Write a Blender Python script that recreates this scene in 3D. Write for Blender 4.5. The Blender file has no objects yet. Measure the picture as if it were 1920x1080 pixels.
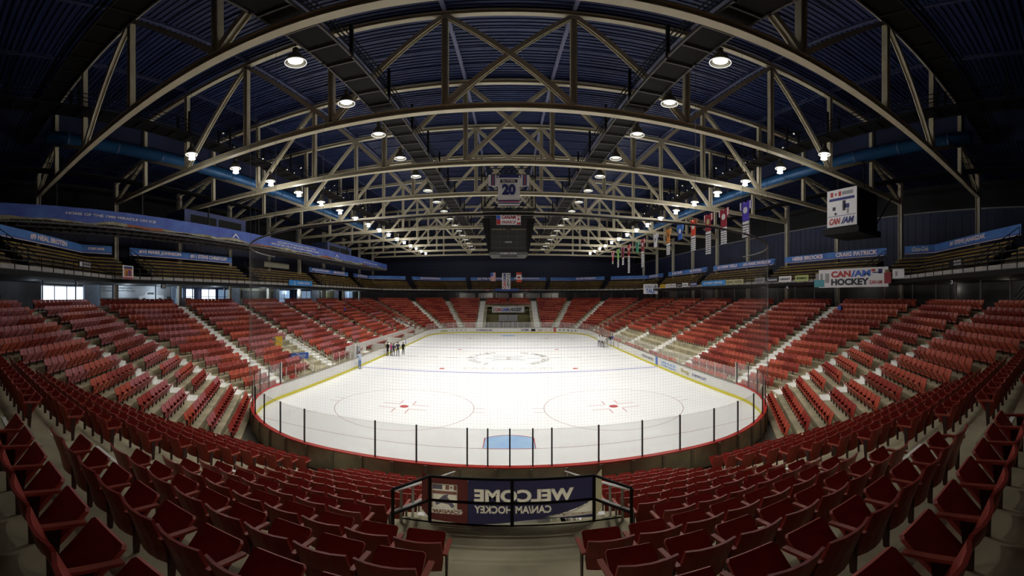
import bpy, math, random
import numpy as np
from mathutils import Vector, Matrix
random.seed(7)
PI = math.pi
SC = bpy.context.scene
COL = SC.collection

# ------------------------------------------------------------------ camera
# stitched panorama: equirectangular, 668 px per radian, horizon at y=557, straight ahead at x=952
CAMP = (-0.065, -12.32, 7.44)
PXR = 668.0
cd = bpy.data.cameras.new('camera'); cam = bpy.data.objects.new('camera', cd); COL.objects.link(cam)
cam.location = CAMP; cam.rotation_euler = (PI/2, 0, 0)
cd.type = 'PANO'
cd.clip_start = 0.05; cd.clip_end = 500
for holder in (cd, getattr(cd, 'cycles', None)):
    try:
        holder.panorama_type = 'EQUIRECTANGULAR'
        holder.longitude_min = -952.4/PXR; holder.longitude_max = (1920-952.4)/PXR
        holder.latitude_min = -(1080-556.9)/PXR; holder.latitude_max = 556.9/PXR
        break
    except Exception:
        pass
SC.camera = cam
# ------------------------------------------------------------------ world, exposure
w = bpy.data.worlds.new('world'); SC.world = w; w.use_nodes = True
w.node_tree.nodes['Background'].inputs[0].default_value = (0.35, 0.5, 0.9, 1)
w.node_tree.nodes['Background'].inputs[1].default_value = 0.008
SC.view_settings.view_transform = 'Standard'; SC.view_settings.look = 'None'
SC.view_settings.exposure = 0.15; SC.view_settings.gamma = 1.0
SC.view_settings.use_curve_mapping = False
LAMP_W = 1750.0
# lamp light positions: four lines of bell lamps under the roof trusses
LAMPS = []
for line, X in (('inner left', -6.85), ('inner right', 6.85), ('outer left', -17.3), ('outer right', 17.3)):
    for j in range(16):
        yp = 10.1 + 3.96*j
        if 'outer' in line: yp += 3.96
        LAMPS.append((line, j, X-0.065, yp-12.32, 16.85))
for k, (x, y, z, e, c) in enumerate([(-31.6, yy, 8.2, 80, (.7, .85, 1)) for yy in (5, 9, 17, 26, 35, 46, 56)]+[(-26, -6, 8.2, 18, (.7, .85, 1))]+[(31.6, yy, 8.2, 9, (1, .93, .8)) for yy in (-2, 8, 24, 40, 54)]+[(xx, 77, 8.2, 22, (1, .95, .8)) for xx in (-12, -4, 4, 12)]+[(25, -8, 8.2, 8, (1, .9, .7))]):  # unseen fill lights added under the balcony to brighten concourse walls and murals
    ld = bpy.data.lights.new('concourse_fill', 'POINT'); ld.energy = e; ld.color = c; ld.shadow_soft_size = .3
    lo = bpy.data.objects.new('concourse_fill', ld); COL.objects.link(lo); lo.location = (x, y, z)
for line, j, x, y, z in LAMPS:
    ld = bpy.data.lights.new('lamp_light', 'SPOT'); ld.energy = LAMP_W*((.32 if j == 0 else .66 if j == 1 else .92) if 'inner' in line else (.5 if j == 0 else 1.95))*(.4 if j > 11 else 1.0)
    ld.spot_size = math.radians(112); ld.spot_blend = 0.85; ld.shadow_soft_size = 0.22
    ld.color = (1.0, 0.965, 0.9)
    lo = bpy.data.objects.new('lamp_light', ld); COL.objects.link(lo); lo.location = (x, y, z-0.12)
    if line.startswith('outer'): ld.spot_size = math.radians(126)
    if line.startswith('outer'):
        pd = bpy.data.lights.new('lamp_spill', 'POINT'); pd.energy = LAMP_W*(.02 if j < 2 else .10); pd.shadow_soft_size = 0.2; pd.color = (1.0, 0.97, 0.93)
        po = bpy.data.objects.new('lamp_spill', pd); COL.objects.link(po); po.location = (x, y, z-.65)
        lo.rotation_euler = (0, math.radians(21 if x > 0 else -21), 0)

# ------------------------------------------------------------------ materials
M = {}
def mat(name, col, rough=0.6, metal=0.0, emit=0.0, var=0.0, scale=3.0, col2=None, spec=0.5, ecol=None, bump=0.0):
    m = bpy.data.materials.new(name); m.use_nodes = True
    nt = m.node_tree; b = nt.nodes['Principled BSDF']
    b.inputs['Base Color'].default_value = (*col, 1); b.inputs['Roughness'].default_value = rough
    b.inputs['Metallic'].default_value = metal
    b.inputs['Specular IOR Level'].default_value = spec
    if emit:
        b.inputs['Emission Color'].default_value = (*(ecol or col), 1); b.inputs['Emission Strength'].default_value = emit
    if var or col2:
        tc = nt.nodes.new('ShaderNodeTexCoord'); nz = nt.nodes.new('ShaderNodeTexNoise')
        nz.inputs['Scale'].default_value = scale; nz.inputs['Detail'].default_value = 5
        nt.links.new(tc.outputs['Object'], nz.inputs['Vector'])
        rp = nt.nodes.new('ShaderNodeValToRGB')
        rp.color_ramp.elements[0].position = 0.35; rp.color_ramp.elements[1].position = 0.68
        c2 = col2 or tuple(max(0, c*(1-var)) for c in col)
        rp.color_ramp.elements[0].color = (*c2, 1); rp.color_ramp.elements[1].color = (*col, 1)
        nt.links.new(nz.outputs['Fac'], rp.inputs['Fac']); nt.links.new(rp.outputs['Color'], b.inputs['Base Color'])
        if bump:
            bp = nt.nodes.new('ShaderNodeBump'); bp.inputs['Strength'].default_value = bump
            nt.links.new(nz.outputs['Fac'], bp.inputs['Height']); nt.links.new(bp.outputs['Normal'], b.inputs['Normal'])
    M[name] = m
    return m
mat('ice', (0.88, 0.895, 0.9), 0.35, var=0.04, scale=0.3, spec=0.25)
mat('line_red', (0.42, 0.03, 0.03), 0.5); mat('line_thin_red', (0.45, 0.3, 0.3), 0.5); mat('line_blue', (0.16, 0.17, 0.52), 0.5)
mat('crease_blue', (0.3, 0.5, 0.82), 0.5, col2=(0.4, 0.6, 0.85), scale=1.5); mat('ice_ink', (0.28, 0.27, 0.25), 0.5); mat('ice_ink_faint', (0.7, 0.68, 0.64), 0.5)
mat('board_white', (0.78, 0.77, 0.74), 0.4, var=0.06, scale=0.8); mat('kick_yellow', (0.68, 0.6, 0.03), 0.45)
mat('rail_red', (0.5, 0.03, 0.02), 0.4); mat('board_back', (0.5, 0.46, 0.34), 0.7, var=0.35, scale=1.2); mat('board_rib', (0.25, 0.23, 0.17), 0.6)
mat('concrete', (0.56, 0.51, 0.34), 0.85, col2=(0.33, 0.305, 0.2), scale=1.1, bump=0.1)
mat('floor_dark', (0.16, 0.15, 0.12), 0.85, var=0.4, scale=0.8)
mat('step_white', (0.93, 0.93, 0.88), 0.7, var=0.06, scale=2.0)
mat('seat_red', (0.42, 0.05, 0.036), 0.42, var=0.25, scale=6); mat('seat_orange', (0.62, 0.115, 0.065), 0.42, var=0.2, scale=6)
mat('seat_pink', (0.56, 0.17, 0.18), 0.5, var=0.2, scale=6); mat('seat_arm', (0.42, 0.08, 0.05), 0.38)
mat('seat_leg', (0.05, 0.012, 0.01), 0.5); mat('iron_dark', (0.03, 0.028, 0.026), 0.5, metal=0.3)
mat('steel_cream', (0.50, 0.46, 0.33), 0.55, var=0.16, scale=0.9); mat('steel_flange_lit', (0.60, 0.55, 0.40), 0.5, var=0.12, scale=0.9)  # flanges paler than the webs: bounce light off the ice put into colour
mat('column_cream', (0.6, 0.57, 0.47), 0.55, var=0.1, scale=0.6)
mat('deck_blue', (0.022, 0.036, 0.115), 0.45, var=0.25, scale=0.4); mat('beam_dark', (0.045, 0.055, 0.12), 0.5); mat('beam_blue', (0.13, 0.14, 0.24), 0.5)
mat('wall_blue', (0.02, 0.03, 0.085), 0.6, var=0.3, scale=0.3); mat('wall_black', (0.008, 0.008, 0.009), 0.8); mat('trim_grey', (0.2, 0.2, 0.22), 0.6)
mat('black', (0.004, 0.004, 0.004), 0.6, spec=.2); mat('black_steel', (0.009, 0.009, 0.009), 0.5, spec=.3); mat('grey_edge', (0.075, 0.07, 0.066), 0.45); mat('toe_white', (0.42, 0.41, 0.39), 0.6, var=.3, scale=.7)
mat('duct_blue', (0.025, 0.12, 0.30), 0.35, var=0.2, scale=0.5, metal=0.2)
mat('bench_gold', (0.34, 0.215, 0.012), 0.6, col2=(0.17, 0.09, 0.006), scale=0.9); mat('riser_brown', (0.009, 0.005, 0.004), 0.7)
mat('banner_blue', (0.04, 0.14, 0.50), 0.6, col2=(0.07, 0.24, 0.62), scale=0.6); mat('banner_royal', (0.05, 0.08, 0.38), 0.6, col2=(0.07, 0.15, 0.48), scale=0.5)
mat('banner_pale', (0.42, 0.4, 0.3), 0.6, col2=(0.16, 0.14, 0.05), scale=0.9); mat('banner_rust', (0.28, 0.08, 0.03), 0.6)
mat('cloth_white', (0.74, 0.74, 0.76), 0.7); mat('letter_white', (0.66, 0.66, 0.7), 0.6); mat('letter_pink', (0.9, 0.74, 0.76), 0.6)
mat('navy', (0.02, 0.03, 0.17), 0.6); mat('navy_dark', (0.012, 0.014, 0.03), 0.6); mat('red_cloth', (0.42, 0.03, 0.03), 0.6); mat('red_deep', (0.3, 0.02, 0.04), 0.6)
mat('maroon_cloth', (0.2, 0.02, 0.06), 0.6); mat('orange_cloth', (0.55, 0.2, 0.04), 0.6); mat('orange_red_cloth', (0.65, 0.07, 0.03), 0.6); mat('green_cloth', (0.05, 0.27, 0.13), 0.6)
mat('lime_cloth', (0.22, 0.5, 0.1), 0.6); mat('blue_cloth', (0.04, 0.13, 0.55), 0.6); mat('purple_cloth', (0.08, 0.05, 0.5), 0.6); mat('grey_cloth', (0.3, 0.3, 0.31), 0.7)
mat('teal_cloth', (0.07, 0.3, 0.35), 0.6); mat('screen_dark', (0.035, 0.036, 0.036), 0.35); mat('screen_line', (0.1, 0.1, 0.095), 0.5)
mat('galv', (0.52, 0.52, 0.5), 0.35, metal=0.6); mat('post_black', (0.03, 0.03, 0.032), 0.4, metal=0.3); mat('post_light', (0.6, 0.58, 0.55), 0.4)
mat('net_cord', (0.13, 0.125, 0.12), 0.8)
mat('wall_pale_blue', (0.42, 0.52, 0.66), 0.6, var=0.1); mat('wall_beige', (0.3, 0.28, 0.2), 0.7, var=0.2); mat('wall_olive', (0.2, 0.19, 0.07), 0.7, var=0.3); mat('wall_dim', (0.1, 0.1, 0.105), 0.8, var=0.3, scale=0.7)
mat('mural_grey', (0.42, 0.43, 0.44), 0.6, col2=(0.28, 0.29, 0.3), scale=0.7); mat('mural_dark', (0.08, 0.085, 0.07), 0.7, col2=(0.03, 0.032, 0.025), scale=4); mat('mural_light', (0.6, 0.6, 0.6), 0.6)
mat('day_glass', (0.9, 0.95, 1.0), 0.2, emit=1.35, ecol=(0.8, 0.9, 1.0)); mat('day_glass_dim', (0.3, 0.45, 0.6), 0.2, emit=0.28, ecol=(0.45, 0.68, 1.0)); mat('frame_blue', (0.02, 0.05, 0.13), 0.5)
mat('lamp_glow', (1, 1, 1), 0.5, emit=4.0, ecol=(1, 0.97, 0.9)); mat('lamp_rim', (0.9, 0.9, 0.85), 0.5, emit=.7, ecol=(1, 0.98, 0.93)); mat('lamp_shade', (0.13, 0.12, 0.085), 0.4, metal=0.2)
mat('lamp_side', (0.95, 0.95, 0.95), 0.4, emit=3.2, ecol=(1, 0.98, 0.95))
mat('yellow_vinyl', (0.75, 0.5, 0.02), 0.5); mat('sign_blue', (0.02, 0.23, 0.62), 0.5); mat('sign_tan', (0.45, 0.42, 0.22), 0.6); mat('sign_lime', (0.42, 0.5, 0.16), 0.6)
mat('vinyl_back_blue', (0.075, 0.07, 0.11), 0.65); mat('vinyl_back_red', (0.16, 0.06, 0.05), 0.65); mat('vinyl_back_cream', (0.26, 0.24, 0.17), 0.65)
mat('skin', (0.5, 0.3, 0.22), 0.6); mat('hair_dark', (0.03, 0.02, 0.015), 0.7); mat('hair_brown', (0.2, 0.12, 0.06), 0.7); mat('denim', (0.12, 0.2, 0.42), 0.7); mat('magenta_cloth', (0.6, 0.04, 0.22), 0.6)
mat('bleach_red', (0.5, 0.1, 0.1), 0.6); mat('metal_door', (0.4, 0.42, 0.42), 0.5); mat('booth_blue', (0.035, 0.05, 0.15), 0.6)
def vinyl(name, col, tr, clear):
    m = M[name]; nt = m.node_tree; b_ = nt.nodes['Principled BSDF']; out = nt.nodes['Material Output']
    t = nt.nodes.new('ShaderNodeBsdfTranslucent'); t.inputs[0].default_value = (*tr, 1); mx = nt.nodes.new('ShaderNodeMixShader'); mx.inputs[0].default_value = .75
    nt.links.new(b_.outputs[0], mx.inputs[1]); nt.links.new(t.outputs[0], mx.inputs[2]); c_ = nt.nodes.new('ShaderNodeBsdfTransparent'); m3 = nt.nodes.new('ShaderNodeMixShader'); m3.inputs[0].default_value = clear; nt.links.new(mx.outputs[0], m3.inputs[1]); nt.links.new(c_.outputs[0], m3.inputs[2]); nt.links.new(m3.outputs[0], out.inputs[0])
vinyl('vinyl_back_blue', 0, (0.17, 0.16, 0.27), .06); vinyl('vinyl_back_red', 0, (0.36, 0.15, 0.13), .06); vinyl('vinyl_back_cream', 0, (0.95, 0.9, 0.68), 0)
# board glass: thin clear sheet, milky diffuse imitating the ice's reflected veil, with real gloss
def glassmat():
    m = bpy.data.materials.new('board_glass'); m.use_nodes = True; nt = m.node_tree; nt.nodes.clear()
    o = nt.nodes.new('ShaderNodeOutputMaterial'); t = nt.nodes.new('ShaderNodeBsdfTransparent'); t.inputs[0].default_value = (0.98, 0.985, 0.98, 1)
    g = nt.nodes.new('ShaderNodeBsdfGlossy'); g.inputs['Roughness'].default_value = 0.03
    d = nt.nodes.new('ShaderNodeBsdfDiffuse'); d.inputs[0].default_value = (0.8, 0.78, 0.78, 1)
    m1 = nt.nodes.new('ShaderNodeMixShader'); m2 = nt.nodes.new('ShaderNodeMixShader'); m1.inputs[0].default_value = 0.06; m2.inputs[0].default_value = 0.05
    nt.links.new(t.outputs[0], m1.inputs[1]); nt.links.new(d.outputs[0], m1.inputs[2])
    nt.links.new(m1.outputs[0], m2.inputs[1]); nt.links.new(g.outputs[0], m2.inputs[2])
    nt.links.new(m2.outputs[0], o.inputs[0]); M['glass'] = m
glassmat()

# ------------------------------------------------------------------ mesh helpers
class MB:
    def __init__(s): s.v = []; s.f = []; s.m = []; s.names = []; s.ch = []
    def mi(s, name):
        if name not in s.names: s.names.append(name)
        return s.names.index(name)
    def add(s, vs, fs, name):
        n = len(s.v); i = s.mi(name); s.ch.append((n, len(s.f)))
        s.v += [tuple(v) for v in vs]
        for f in fs: s.f.append(tuple(n+k for k in f)); s.m.append(i)
    def hexa(s, a, b, name):      # a: 4 bottom verts ccw, b: 4 top
        s.add(list(a)+list(b), [(0,3,2,1),(4,5,6,7),(0,1,5,4),(1,2,6,5),(2,3,7,6),(3,0,4,7)], name)
    def box(s, x0, x1, y0, y1, z0, z1, name):
        if x0 > x1: x0, x1 = x1, x0
        if y0 > y1: y0, y1 = y1, y0
        s.hexa([(x0,y0,z0),(x1,y0,z0),(x1,y1,z0),(x0,y1,z0)], [(x0,y0,z1),(x1,y0,z1),(x1,y1,z1),(x0,y1,z1)], name)
    def frame(s, o, r, u, name, x0, x1, z0, z1, t0, t1):   # box in a frame: r right, u up, n = r x u
        o = Vector(o); r = Vector(r).normalized(); u = Vector(u).normalized(); n = r.cross(u)
        P = lambda x, z, t: o+r*x+u*z+n*t
        s.hexa([P(x0,z0,t1),P(x1,z0,t1),P(x1,z0,t0),P(x0,z0,t0)], [P(x0,z1,t1),P(x1,z1,t1),P(x1,z1,t0),P(x0,z1,t0)], name)
    def beam(s, p, q, w, h, name, up=(0,0,1)):
        p = Vector(p); q = Vector(q); d = (q-p).normalized(); up = Vector(up)
        if abs(d.dot(up)) > 0.97: up = Vector((0,1,0))
        a = d.cross(up).normalized()*(w/2); b = a.cross(d).normalized()*(h/2)
        s.hexa([p-a-b,p+a-b,q+a-b,q-a-b], [p-a+b,p+a+b,q+a+b,q-a+b], name)
    def ibeam(s, p, q, w, h, web, flange, t=0.05, up=(0,0,1)):
        p = Vector(p); q = Vector(q); d = (q-p).normalized(); up = Vector(up)
        if abs(d.dot(up)) > 0.97: up = Vector((0,1,0))
        a = d.cross(up).normalized(); b = a.cross(d).normalized()
        s.beam(p-b*(h/2-t/2), q-b*(h/2-t/2), w, t, flange, up); s.beam(p+b*(h/2-t/2), q+b*(h/2-t/2), w, t, flange, up)
        s.beam(p, q, t*1.2, h-2*t, web, up)
    def tube(s, pts, r, name, n=6):
        pts = [Vector(p) for p in pts]; rings = []
        for i, p in enumerate(pts):
            d = (pts[min(i+1, len(pts)-1)]-pts[max(i-1, 0)]).normalized()
            up = Vector((0,0,1)) if abs(d.z) < 0.95 else Vector((0,1,0))
            a = d.cross(up).normalized(); b = a.cross(d)
            rings.append([p+(a*math.cos(2*PI*k/n)+b*math.sin(2*PI*k/n))*r for k in range(n)])
        vs = [v for R in rings for v in R]; fs = []
        for i in range(len(rings)-1):
            for k in range(n): fs.append((i*n+k, i*n+(k+1)%n, (i+1)*n+(k+1)%n, (i+1)*n+k))
        fs.append(tuple(range(n))[::-1]); fs.append(tuple((len(rings)-1)*n+k for k in range(n)))
        s.add(vs, fs, name)
    def lathe(s, prof, name, c=(0,0,0), n=14, cap=True):
        vs = []; fs = []
        for r, z in prof:
            for k in range(n): vs.append((c[0]+r*math.cos(2*PI*k/n), c[1]+r*math.sin(2*PI*k/n), c[2]+z))
        for i in range(len(prof)-1):
            for k in range(n): fs.append((i*n+k, i*n+(k+1)%n, (i+1)*n+(k+1)%n, (i+1)*n+k))
        if cap: fs.append(tuple(range(n))[::-1]); fs.append(tuple((len(prof)-1)*n+k for k in range(n)))
        s.add(vs, fs, name)
    def prism(s, poly, o, r, u, t, name):   # 2D outline (ccw) in plane o,r,u with thickness t along +n and -n
        o = Vector(o); r = Vector(r).normalized(); u = Vector(u).normalized(); n = r.cross(u)
        k = len(poly); vs = [o+r*a+u*b+n*(t/2) for a, b in poly]+[o+r*a+u*b-n*(t/2) for a, b in poly]
        s.add(vs, [tuple(range(k)), tuple(range(2*k-1, k-1, -1))]+[(i, i+k, (i+1)%k+k, (i+1)%k) for i in range(k)], name)
    def build(s, name, parent=None, origin=None, smooth=False):
        me = bpy.data.meshes.new(name)
        v = s.v
        if origin is not None: v = [(a-origin[0], b-origin[1], c-origin[2]) for a, b, c in v]
        me.from_pydata(v, [], s.f)
        for nme in s.names: me.materials.append(M[nme])
        me.polygons.foreach_set('material_index', s.m)
        if smooth: me.polygons.foreach_set('use_smooth', [True]*len(s.f))
        me.update()
        o = bpy.data.objects.new(name, me); COL.objects.link(o)
        if origin is not None and parent is None: o.location = origin
        if parent is not None: o.parent = parent
        return o
def tag(o, label=None, cat=None, group=None, kind=None):
    if label: o['label'] = label
    if cat: o['category'] = cat
    if group: o['group'] = group
    if kind: o['kind'] = kind
    return o
def empty(name, loc, rz=0.0):
    o = bpy.data.objects.new(name, None); COL.objects.link(o); o.location = loc; o.rotation_euler = (0,0,rz)
    return o
def part(mb, name, root, label=None, smooth=False):   # world-space verts, parent at root's location (no rotation)
    o = mb.build(name, parent=root, origin=tuple(root.location), smooth=smooth)
    if label: o['label'] = label
    return o
def pieces(mb, name, root, per=1, limit=100, label=None, smooth=False):
    """every primitive (or run of per primitives) becomes a part of its own; past the limit one stuff part"""
    ch = mb.ch+[(len(mb.v), len(mb.f))]; n = (len(mb.ch)+per-1)//per
    for k in range(n):
        last = (k == limit); a = ch[k*per]; b_ = ch[-1] if last else ch[min((k+1)*per, len(mb.ch))]
        q = MB(); q.v = mb.v[a[0]:b_[0]]; q.f = [tuple(i-a[0] for i in f) for f in mb.f[a[1]:b_[1]]]
        ms = mb.m[a[1]:b_[1]]; used = sorted(set(ms)); q.names = [mb.names[i] for i in used]; q.m = [used.index(i) for i in ms]
        o = part(q, name, root, label, smooth)
        if last: o['kind'] = 'stuff'; break
def sub(mb, name, parent, root, label=None):
    o = mb.build(name, parent=parent, origin=tuple(root.location))
    if label: o['label'] = label
    return o
# text: flat letter outlines, cached
TXT = {}
def text2d(s, bold=0.0, shear=0.0):
    key = (s, bold, shear)
    if key in TXT: return TXT[key]
    cu = bpy.data.curves.new('t', 'FONT'); cu.body = s; cu.size = 1.0; cu.resolution_u = 3; cu.offset = bold; cu.shear = shear
    ob = bpy.data.objects.new('t', cu); COL.objects.link(ob)
    dg = bpy.context.evaluated_depsgraph_get(); me = ob.evaluated_get(dg).to_mesh()
    vs = [(v.co.x, v.co.y) for v in me.vertices]; fs = [tuple(p.vertices) for p in me.polygons]
    ob.evaluated_get(dg).to_mesh_clear(); bpy.data.objects.remove(ob); bpy.data.curves.remove(cu)
    if not vs: vs = [(0, 0)]
    x0 = min(v[0] for v in vs); x1 = max(v[0] for v in vs); y0 = min(v[1] for v in vs); y1 = max(v[1] for v in vs)
    W_ = max(x1-x0, 1e-3); H_ = max(y1-y0, 1e-3)
    TXT[key] = ([((a-x0)/W_, (b-y0)/H_) for a, b in vs], fs, W_/H_)
    return TXT[key]
def put_text(mb, s, name, fn, x0, x1, z0, z1, bold=0.02, shear=0.0, mirror=False):
    """fn(x, z) -> 3D point; the text fills the rectangle x0..x1, z0..z1"""
    vs, fs, _ = text2d(s, bold, shear)
    P = [fn(x0+(1-a if mirror else a)*(x1-x0), z0+b*(z1-z0)) for a, b in vs]
    mb.add(P, fs, name)
def plane_fn(o, r, u, off=0.02):
    o = Vector(o); r = Vector(r).normalized(); u = Vector(u).normalized(); n = r.cross(u)
    return lambda x, z: o+r*x+u*z+n*off
ORD = ['zeroth','first','second','third','fourth','fifth','sixth','seventh','eighth','ninth','tenth','eleventh','twelfth','thirteenth','fourteenth','fifteenth','sixteenth','seventeenth','eighteenth','nineteenth','twentieth','twenty-first','twenty-second','twenty-third','twenty-fourth']
NUM = ['zero','one','two','three','four','five','six','seven','eight','nine','ten','eleven','twelve','thirteen','fourteen','fifteen','sixteen']

# ------------------------------------------------------------------ plan geometry
W = 15.2; RC = 8.25; L = 61.0
def rink_pts(off, n=14):
    pts = []
    for cx, cy, a0 in ((W-RC, RC, -90), (W-RC, L-RC, 0), (-(W-RC), L-RC, 90), (-(W-RC), RC, 180)):
        for k in range(n+1):
            a = math.radians(a0+90*k/n); pts.append((cx+(RC+off)*math.cos(a), cy+(RC+off)*math.sin(a)))
    return pts
def V4n(d): return (10.8+.45*d, -d)
def V2n(d): return (15.2+d, 6.5-.42*d)
def V2f(d): return (15.2+d, 56.7+.42*d)
def V4f(d): return (9.1+.43*d, 61+d)
def half(d, x0=0.0, x4=0.0):
    return [(x0, -d), V4n(d), V2n(d), V2f(d), V4f(d), (x4, 61+d)]
NROW = 15
def dk(k): return 1.15+.96*(k-1)
def zd(d): return .5+.46*(d-1.8)
def zk(k): return zd(dk(k))

# ------------------------------------------------------------------ setting: ice, ground, terraces
g = MB(); g.box(-36, 36, -22, 84, -0.35, -0.06, 'floor_dark'); tag(g.build('floor_ground', origin=(0,0,-.35)), kind='structure')
g = MB(); p = rink_pts(0.05); g.add([(a, b, 0.0) for a, b in p]+[(a, b, -0.06) for a, b in p], [tuple(range(len(p)))]+[(i, (i+1) % len(p), (i+1) % len(p)+len(p), i+len(p))[::-1] for i in range(len(p))], 'ice')
ice = tag(g.build('floor_ice'), kind='structure')
mk = MB()
def strip(pts, wd, z, name, closed=False):
    n = len(pts); vs = []; fs = []
    for i, q in enumerate(pts):
        a = pts[(i-1) % n] if (closed or i > 0) else q; b = pts[(i+1) % n] if (closed or i < n-1) else q
        d = Vector((b[0]-a[0], b[1]-a[1], 0)).normalized(); nn = Vector((-d.y, d.x, 0))*wd/2
        vs += [(q[0]-nn.x, q[1]-nn.y, z), (q[0]+nn.x, q[1]+nn.y, z)]
    for i in range(n if closed else n-1):
        j = (i+1) % n; fs.append((2*i, 2*j, 2*j+1, 2*i+1))
    mk.add(vs, fs, name)
def circ(cx, cy, r, a0=0, a1=360, n=64): return [(cx+r*math.cos(math.radians(a0+(a1-a0)*k/n)), cy+r*math.sin(math.radians(a0+(a1-a0)*k/n))) for k in range(n+1)]
def disc(cx, cy, r, z, name): mk.add([(x, y, z) for x, y in circ(cx, cy, r, n=20)[:-1]], [tuple(range(20))], name)
GL = 4.05
for yg, s in ((GL, 1), (L-GL, -1)):
    strip([(-13.8, yg), (13.8, yg)], 0.05, .004, 'line_thin_red')
    cr = [(-1.22, yg), (1.22, yg), (1.22, yg+s*1.37)]+[(1.83*math.sin(math.radians(a)), yg+s*1.83*math.cos(math.radians(a))) for a in range(41, -42, -4)]+[(-1.22, yg+s*1.37)]
    if s < 0: cr = cr[::-1]
    mk.add([(x, y, .005) for x, y in cr], [tuple(range(len(cr)))], 'crease_blue'); strip(cr, .06, .007, 'line_red', True)
    for x in (-6.8, 6.8):
        yc = yg+s*6.1
        strip(circ(x, yc, 4.57)[:-1], .045, .004, 'line_thin_red', True); disc(x, yc, .3, .006, 'line_red')
        for a in (-1, 1):
            for b in (-1, 1):
                strip([(x+a*.45, yc+b*.5), (x+a*.45, yc+b*1.4)], .05, .004, 'line_red'); strip([(x+a*.45, yc+b*.5), (x+a*1.6, yc+b*.5)], .05, .004, 'line_red')
            for b in (-.45, .45): strip([(x+a*4.6, yc+b), (x+a*5.3, yc+b)], .05, .004, 'line_thin_red')
for yb in (22.0, L-22.0): strip([(-W, yb), (W, yb)], .28, .004, 'line_blue')
xx = -W
while xx < W-1:
    strip([(xx, L/2), (xx+1.6, L/2)], .18, .004, 'ice_ink'); xx += 2.5
for yn in (23.6, L-23.6):
    for x in (-6.8, 6.8): disc(x, yn, .3, .005, 'line_red')
# centre-ice emblem: ring of letters, crossed swooshes
def ring_text(s, r, a0, a1, name):
    n = len(s)
    for i, ch in enumerate(s):
        if ch == ' ': continue
        a = math.radians(a0+(a1-a0)*(i+.5)/n); c = Vector((r*math.cos(a), L/2+r*math.sin(a), 0)); rr = Vector((math.sin(a), -math.cos(a), 0))*(1 if a1 < a0 else -1)
        uu = Vector((math.cos(a), math.sin(a), 0))*(1 if a1 < a0 else -1)
        put_text(mk, ch, name, lambda x, z: c+rr*x+uu*z+Vector((0, 0, .006)), -.3, .3, -.42, .42, bold=.03)
ring_text('LAKE PLACID', 4.5, 240, 110, 'ice_ink'); ring_text('OLYMPIC CENTER', 4.5, 70, -60, 'ice_ink')
for s in (-1, 1):
    strip([(x, L/2+s*(.9+.12*x*x)) for x in np.linspace(-1.9, 1.9, 13)], .28, .006, 'ice_ink')
disc(0, L/2+.7, .28, .007, 'ice_ink'); disc(0, L/2-.7, .28, .007, 'ice_ink')
put_text(mk, 'LAKE PLACID', 'ice_ink_faint', lambda x, z: Vector((x, z, .005)), -4.6, 4.6, 23.6, 24.6)
tag(mk.build('floor_markings', parent=ice), kind='structure')

def edge_strip(mb, A, B, za, zb, name, flip=False):
    """quad strip between polyline A at za and B at zb"""
    n = len(A); vs = [(x, y, za) for x, y in A]+[(x, y, zb) for x, y in B]
    mb.add(vs, [(i, i+1, i+1+n, i+n) for i in range(n-1)], name)
for side, sg in (('left', -1), ('right', 1)):
    t = MB()
    for k in range(1, NROW+1):
        d0 = dk(k)-.46; d1 = dk(k)+.50; z = zk(k)
        x0 = 1.8 if k <= 8 else 0.0
        x4 = 4.9 if k <= 11 else 0.0
        A = [(sg*x, y) for x, y in half(d0, x0, x4)]; B = [(sg*x, y) for x, y in half(d1, x0, x4)]
        edge_strip(t, A, B, z, z, 'concrete')
        zl = zk(k-1) if k > 1 else -.06
        edge_strip(t, A, A, zl, z, 'concrete')
    # end caps along vomitories
    for k in range(1, 9): t.box(sg*1.78, sg*1.84, -dk(k)-.5, -dk(k)+.46, -.06, zk(k), 'concrete')
    for k in range(1, 12): t.box(sg*4.88, sg*4.96, 61+dk(k)-.46, 61+dk(k)+.5, -.06, zk(k), 'wall_beige')
    A = [(sg*x, y) for x, y in half(dk(NROW)+.5)]; B = [(sg*x, y) for x, y in half(21)]
    edge_strip(t, A, A, zk(NROW), 6.5, 'concrete'); edge_strip(t, A, B, 6.5, 6.5, 'floor_dark')
    tag(t.build('floor_terrace_'+side), kind='structure')
# landing over the near stairwell
t = MB(); t.box(-1.8, 1.8, -8.35, -6.75, 3.05, zk(8), 'concrete'); t.box(-1.25, -1.15, -6.75, -1.5, -.06, 1.0, 'concrete'); t.box(1.15, 1.25, -6.75, -1.5, -.06, 1.0, 'concrete')
t.box(-1.8, 1.8, -6.8, -6.7, 2.2, zk(8), 'concrete')
tag(t.build('floor_landing'), kind='structure')
for sg, side in ((-1, 'left'), (1, 'right')):
    s_ = MB()
    for k in range(16):
        y = -6.9+.48*k*0.88; z = zk(8)-.22*(k+1)*.93
        if z < .1: break
        s_.box(sg*1.25, sg*1.78, y, y+.44, z-.3, z, 'step_white' if k % 2 == 0 else 'concrete')
    tag(s_.build('stair_flight', origin=(sg*1.5, -6.9, 0)), 'white-edged concrete steps going down on the %s side of the near stairwell' % side, 'stairs')

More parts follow.
